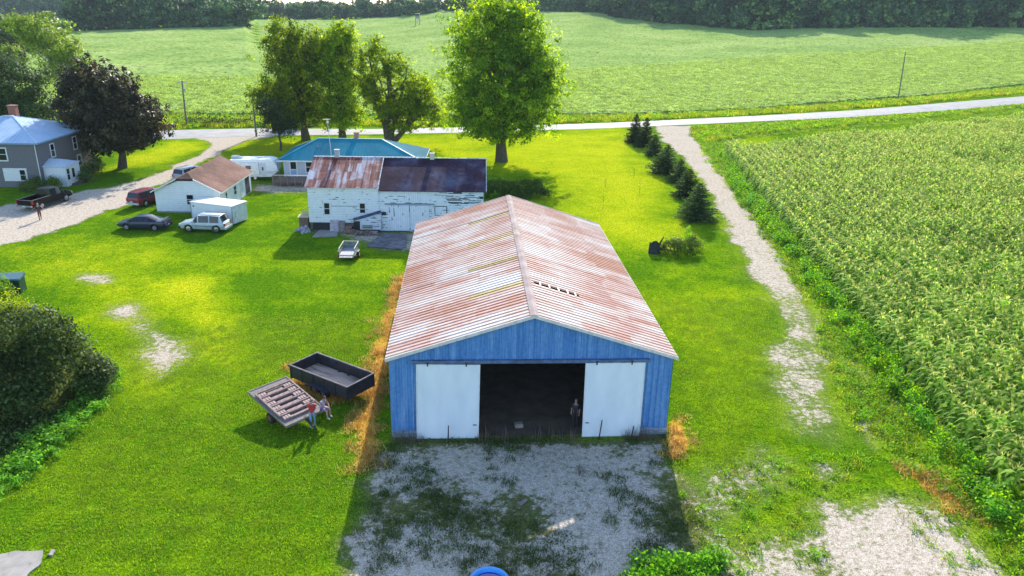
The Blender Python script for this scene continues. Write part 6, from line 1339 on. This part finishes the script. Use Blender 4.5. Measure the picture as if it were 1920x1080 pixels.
shrub('hedge', 'dark clipped hedge row behind the blue barn, nearer of the two', 'hedge', None, 1.3, 7000, .16, L_HEDGE, 5, world=[(-3.2, 88), (4.2, 88.2), (4.2, 90.5), (-3.2, 90.2)], clump=.35)
shrub('hedge', 'dark hedge row farther from the blue barn under the broad tree', 'hedge', None, .9, 6000, .16, L_HEDGE, 6, world=[(-3.4, 93.2), (3.6, 94), (3.6, 95.6), (-3.4, 94.8)], clump=.35)
shrub('foundation_shrub', 'green shrub below the window of the grey house', 'shrub', [(38, 352), (84, 352), (86, 362), (40, 364)], 1.5, 2600, .14, L_HEDGE, 7, 'shrubs at the foot of the grey house', clump=.4)
shrub('foundation_shrub', 'green shrub against the white entry porch of the grey house', 'shrub', [(88, 350), (112, 352), (114, 362), (88, 362)], 1.6, 2400, .14, L_HEDGE, 8, 'shrubs at the foot of the grey house', clump=.4)
shrub('foundation_shrub', 'green shrub right of the entry porch under the dark maple', 'shrub', [(148, 338), (168, 330), (172, 342), (152, 348)], 1.9, 2400, .16, G_DARK, 9, 'shrubs at the foot of the grey house', clump=.45)
shrub('lawn_bush', 'dark bush beside the dark maple trunk', 'bush', [(168, 318), (192, 312), (196, 326), (172, 330)], 1.8, 2200, .18, G_DARK, 10, clump=.45)
shrub('brush_pile', 'low leafy brush pile on the lawn right of the blue barn', 'brush', [(1232, 474), (1262, 462), (1300, 462), (1322, 474), (1300, 482), (1250, 482)], 1.1, 5200, .13, L_HEDGE, 11, clump=.32)
t = shrub('young_bush', 'small upright light green bush behind the brush pile', 'bush', [(1280, 462), (1296, 462), (1296, 468), (1280, 468)], 1.9, 900, .12, G_LUSH, 12, clump=.25, stems=False)
def stump():
    c = at(1226, 474); t = thing('dead_stump', 'blackened upright stump at the left end of the brush pile', 'stump', (c[0], c[1], 0)); m_ = MB(); n = 12; r = random.Random(3)
    pts = [(math.cos(6.283*k/n), math.sin(6.283*k/n)) for k in range(n)]; vs = [(x*.55*(1+.2*r.random()), y*.5, 0) for x, y in pts]+[(x*.48*(1+.1*r.random()), y*.42, .85+.25*r.random()) for x, y in pts]+[(x*.3, y*.28, .6) for x, y in pts]
    m_.add(vs, [(k, (k+1) % n, n+(k+1) % n, n+k) for k in range(n)]+[(n+k, n+(k+1) % n, 2*n+(k+1) % n, 2*n+k) for k in range(n)]+[tuple(range(2*n, 3*n))]); m_.build('wood', DARKWOOD, t)
    m_ = MB(); m_.tube([(.4, .1, .6), (.7, .2, 1.25), (.85, .2, 1.6)], [.12, .08, .02], 6); m_.tube([(.3, 0, .4), (1.0, -.3, .45), (1.7, -.2, .3)], [.14, .1, .05], 6); m_.build('broken_limb', DARKWOOD, t)
stump()
TUFT = [blades('tuft', G_LUSH, 26, .2, .035, .2, 1.2, np.random.default_rng(1)), leafclump('tuft', G_LUSH, 44, .34, .2, .09, 20), leafclump('tuft', G_LUSH, 44, .3, .26, .1, 21)]
G_SHADED = leafmat('shade painted grass', [(.025, .055, .008), (.06, .1, .016), (.15, .19, .05)], .3)  # darker copy of the tuft greens, barn shade put into the colour
MT = [blades('shade painted tuft', G_SHADED, 26, .2, .03, .2, 1.3, np.random.default_rng(7)), leafclump('shade painted tuft', G_SHADED, 44, .34, .14, .08, 23)]
DT = [blades('dead tuft', G_DEAD, 30, .26, .03, .2, 1.3, np.random.default_rng(3)), blades('dead tuft', G_DEAD, 26, .18, .03, .22, 1.5, np.random.default_rng(4))]
YT = [blades('dry tuft', G_YEL, 26, .16, .03, .22, 1.4, np.random.default_rng(6)), leafclump('dry tuft', G_YEL, 40, .34, .16, .09, 22)]
DT2 = DT[:1]
scatter('dead_grass', 'orange dead grass along the left wall of the blue barn', 'dead grass', np.concatenate([inpoly(px, 8, 0, max(f, .3)*1.5, 50+i) for i, (px, f) in enumerate(DEADP)]), DT, .6, 1.2)
lane_w = inpoly(WEEDBAND, 9, 0, .5, 7)
scatter('verge_weeds', 'green weeds on the verge between the gravel lane and the cornfield', 'weeds', lane_w, TUFT, .6, 1.5)
scatter('verge_grass', 'yellow green grass tufts mixed into the lane verge', 'grass', inpoly(WEEDBAND, 5, 0, .6, 8), YT, .6, 1.3)
scatter('tall_weeds', 'taller lush weeds along the foot of the corn', 'weeds', inpoly([(1352, 290), (1500, 470), (1620, 610), (1750, 770), (1850, 890), (1940, 1000), (1940, 1060), (1850, 960), (1740, 820), (1600, 650), (1480, 480), (1385, 370)], 5, 0, .4, 9), [leafclump('tall weed', LB_, 80, .4, .9, .14, 31), leafclump('tall weed', G_LUSH, 70, .35, .8, .13, 32)], .7, 1.3)
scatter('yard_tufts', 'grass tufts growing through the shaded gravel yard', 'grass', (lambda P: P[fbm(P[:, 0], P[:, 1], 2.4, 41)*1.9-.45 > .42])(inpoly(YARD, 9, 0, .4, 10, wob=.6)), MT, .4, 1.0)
YF = inpoly([(1185, 1062), (1230, 1058), (1290, 1050), (1345, 1052), (1345, 1100), (1185, 1100)], 22, 0, .3, 12)
scatter('corner_weeds', 'bright green bushy weeds at the lower edge right of the gravel yard', 'weeds', YF, [leafclump('bright weed', LB_, 80, .35, .6, .12, 41)], .7, 1.3)
scatter('stony_weeds', 'scattered green weed clumps on the stony ground at the lower right', 'weeds', (lambda P: P[fbm(P[:, 0], P[:, 1], 3.2, 43) > .52])(inpoly([(1290, 880), (1480, 850), (1640, 830), (1780, 960), (1880, 1090), (1300, 1090)], 3, 0, .5, 13)), TUFT+YT[:1], .5, 1.1)
scatter('road_verge', 'grassy ditch along the far side of the road', 'grass', inpoly([(0, 243), (320, 241), (480, 238), (860, 236), (1060, 230), (1230, 225), (1600, 205), (1920, 184), (1920, 176), (1600, 197), (1230, 216), (1060, 219), (860, 222), (480, 219), (320, 219), (0, 222)], 1.2, 0, .8, 14), [blades('verge tuft', G_YEL, 30, .55, .07, .5, .7, np.random.default_rng(9)), leafclump('verge weed', G_LUSH, 50, .8, .7, .22, 51)], .7, 1.4)
scatter('ditch_brush', 'dark low brush in the ditch beside the left utility poles', 'brush', inpoly([(325, 236), (350, 228), (480, 230), (470, 237)], .8, 0, .5, 15), [leafclump('ditch brush', G_DARK, 90, 1.0, 1.1, .25, 52)], .6, 1.2)
scatter('near_verge', 'rough grass bank between the road and the cornfield', 'grass', inpoly([(1300, 240), (1480, 232), (1760, 214), (1920, 202), (1920, 207), (1700, 226), (1480, 246), (1370, 258), (1340, 270), (1310, 262)], 3, 0, .5, 16), [leafclump('bank weed', G_LUSH, 50, .6, .6, .2, 53), blades('bank tuft', G_YEL, 24, .5, .06, .4, .7, np.random.default_rng(10))], .7, 1.3)
G_LAWN = leafmat('lawn grass', [(.08, .19, .004), (.19, .31, .006), (.35, .44, .01)], .42, (1.7, 1.7, .4))
LT = [blades('lawn grass', G_LAWN, 46, .075, .022, .24, 1.2, np.random.default_rng(60+k)) for k in range(3)]
lp = np.concatenate([inpoly([(-20, 900), (60, 850), (220, 730), (215, 640), (480, 590), (720, 600), (660, 760), (650, 900), (690, 890), (640, 1100), (-20, 1100)], 9, 0, .8, 70), inpoly([(1275, 760), (1290, 640), (1200, 560), (1420, 560), (1490, 760), (1430, 850), (1300, 900)], 9, 0, .8, 71)])
mk = np.ones(len(lp), bool)
for px_, f_ in DIRTS+DEADP: mk &= mask(px_, lp[:, 0], lp[:, 1], .6) < .4
scatter('lawn_grass', 'short grass blades of the mown lawn nearest the camera', 'grass', lp[mk], LT, .5, 1.2)
# dry stems at the barn corners
scatter('dry_stems', 'thin dark dead stems at the foot of the barn doors', 'stems', np.array([bpt(x, -.35-.25*random.random()) for x in list(np.arange(.1, 1.6, .12))+list(np.arange(12.3, 14.3, .1))+list(np.arange(4.6, 10.1, .35))]), [blades('dry stem', paint('dark dead stem', (.14, .09, .07)), 10, .7, .02, .15, .3, np.random.default_rng(12))], .4, 1.1)
# soybean canopy near the road
SOYL = leafmat('soy leaf', [(.14, .23, .05), (.27, .37, .1), (.38, .47, .16)], .4, (1.5, 1.5, .7))
sp = inpoly([(-60, 219), (320, 217), (480, 217), (700, 217), (860, 219), (1060, 217), (1230, 214), (1400, 206), (1600, 193), (1760, 184), (1930, 171), (1930, 120), (1400, 130), (860, 150), (-60, 150)], 1.0, .35, .3, 17, wob=.2)
scatter('soybean_plants', 'leafy soybean rows nearest the road', 'crop', sp, [leafclump('soy', SOYL, 60, 1.0, .55, .24, 61), leafclump('soy', SOYL, 60, .9, .6, .22, 62)], .8, 1.3)

# ---------------------------------------------------------------- corn
CORNL = leafmat('corn leaf', [(.08, .18, .018), (.2, .33, .035), (.36, .47, .1)], .5, (1.8, 1.8, .5), .7)
TASS = leafmat('corn tassel', [(.4, .44, .09), (.54, .57, .16), (.64, .66, .26)], .4, (1.2, 1.1, .6))
def corn_mesh(seed):
    r = np.random.default_rng(seed); V = []; F = []; M_ = []; T = []; h = 2.0
    def quad(a, b, c, d, m_, tn): i = len(V); V.extend([a, b, c, d]); F.append((i, i+1, i+2, i+3)); M_.append(m_); T.extend([tn]*4)
    for a in (0, 1.57): ca, sa = math.cos(a)*.016, math.sin(a)*.016; quad((-ca, -sa, 0), (ca, sa, 0), (ca*.7, sa*.7, h), (-ca*.7, -sa*.7, h), 0, .2)
    base = r.random()*6.28
    for k in range(11):
        a = base+math.pi*(k % 2)+r.normal()*.35; z0 = .25+k*.16; L_ = .75+.2*r.random()-.02*k; w = .09+.025*r.random(); up = .9+.4*r.random(); pts = []
        for s in (0, .3, .62, 1): pts.append((L_*s, z0+up*L_*(s*.75-s*s*1.05)))
        ca, sa = math.cos(a), math.sin(a); ws = (.5, 1, .8, .08); tn = .25+.7*r.random()
        for q in range(3):
            (x0, zz0), (x1, zz1) = pts[q], pts[q+1]; w0, w1 = w*ws[q]/1, w*ws[q+1]/1
            quad((ca*x0-sa*w0, sa*x0+ca*w0, zz0), (ca*x0+sa*w0, sa*x0-ca*w0, zz0), (ca*x1+sa*w1, sa*x1-ca*w1, zz1), (ca*x1-sa*w1, sa*x1+ca*w1, zz1), 0, tn)
    for k in range(9):
        a = r.random()*6.28; L_ = .12+.12*r.random(); e = (math.cos(a)*L_*.7, math.sin(a)*L_*.7, h+L_*1.0); w = .011; px, py = -math.sin(a)*w, math.cos(a)*w
        quad((-px, -py, h-.05), (px, py, h-.05), (e[0]+px, e[1]+py, e[2]), (e[0]-px, e[1]-py, e[2]), 1, .3+.7*r.random())
    return fast_mesh('corn', V, F, [CORNL, TASS], False, {'rnd': T}, M_)
def cornfield():
    ed = np.array(gp([(1355, 290), (1500, 470), (1620, 610), (1750, 770), (1850, 890), (1920, 970)])); ed = np.concatenate([[[ed[0][0]-.4, ed[0][1]+8]], ed, [[22.8, 12]]])
    nb = np.array([at(*p, 2.0) for p in [(1380, 262), (1500, 252), (1600, 240), (1700, 231), (1800, 218), (1920, 207), (2050, 192)]])
    u = np.array([math.sin(.108), math.cos(.108)]); v = np.array([u[1], -u[0]]); P = []
    X0 = np.array([22.0, 12.0]); r = np.random.default_rng(5)
    for k in range(-6, 128):
        s = np.arange(0, 235, .19); q = X0+u*s[:, None]+v*(k*1.2)+r.normal(size=(len(s), 2))*[.03, .06]; P.append(q)
    P = np.concatenate(P); X, Y = P[:, 0], P[:, 1]; wv = (fbm(X, Y, 3, 91)-.5)*1.0
    xe = np.interp(Y, ed[::-1, 1], ed[::-1, 0]); yn = np.interp(X, nb[:, 0], nb[:, 1]); k_ = (X > xe+wv+.1) & (Y < yn+wv*2-1) & (X < .735*Y+5) & (Y > 14)
    wet = fbm(X, Y, 14, 95); gap = (wet < .3) & (r.random(len(X)) < .35); P = P[k_ & ~gap]; X, Y = P[:, 0], P[:, 1]; wet = fbm(X, Y, 14, 95); edge = np.clip((X-np.interp(Y, ed[::-1, 1], ed[::-1, 0]))/5, 0, 1)
    dz = -.25*(1-edge)-.55*np.clip((.45-wet)*6, 0, 1)+.16*r.normal(size=len(X))
    scatter('corn_field', 'tall tasselled cornfield right of the gravel lane', 'field', np.stack([X, Y, terrain(X, Y)+dz], 1), [corn_mesh(k) for k in range(7)], .78, 1.06, tilt=.1); print('corn plants', len(P))
cornfield()
print('far trees', n, 'objects', len(bpy.data.objects))

def haze():
    mb = MB(); mb.box(-4100, 4100, -70, 6050, -60, 62); mt = bpy.data.materials.new('haze air'); mt.use_nodes = True; t = mt.node_tree; t.nodes.clear(); o = t.nodes.new('ShaderNodeOutputMaterial')
    v = t.nodes.new('ShaderNodeVolumePrincipled'); v.inputs['Color'].default_value = (.75, .87, 1, 1); v.inputs['Density'].default_value = .00009; v.inputs['Anisotropy'].default_value = 0; t.links.new(v.outputs[0], o.inputs['Volume']); tag(mb.build('haze', mt), kind='stuff')
haze()
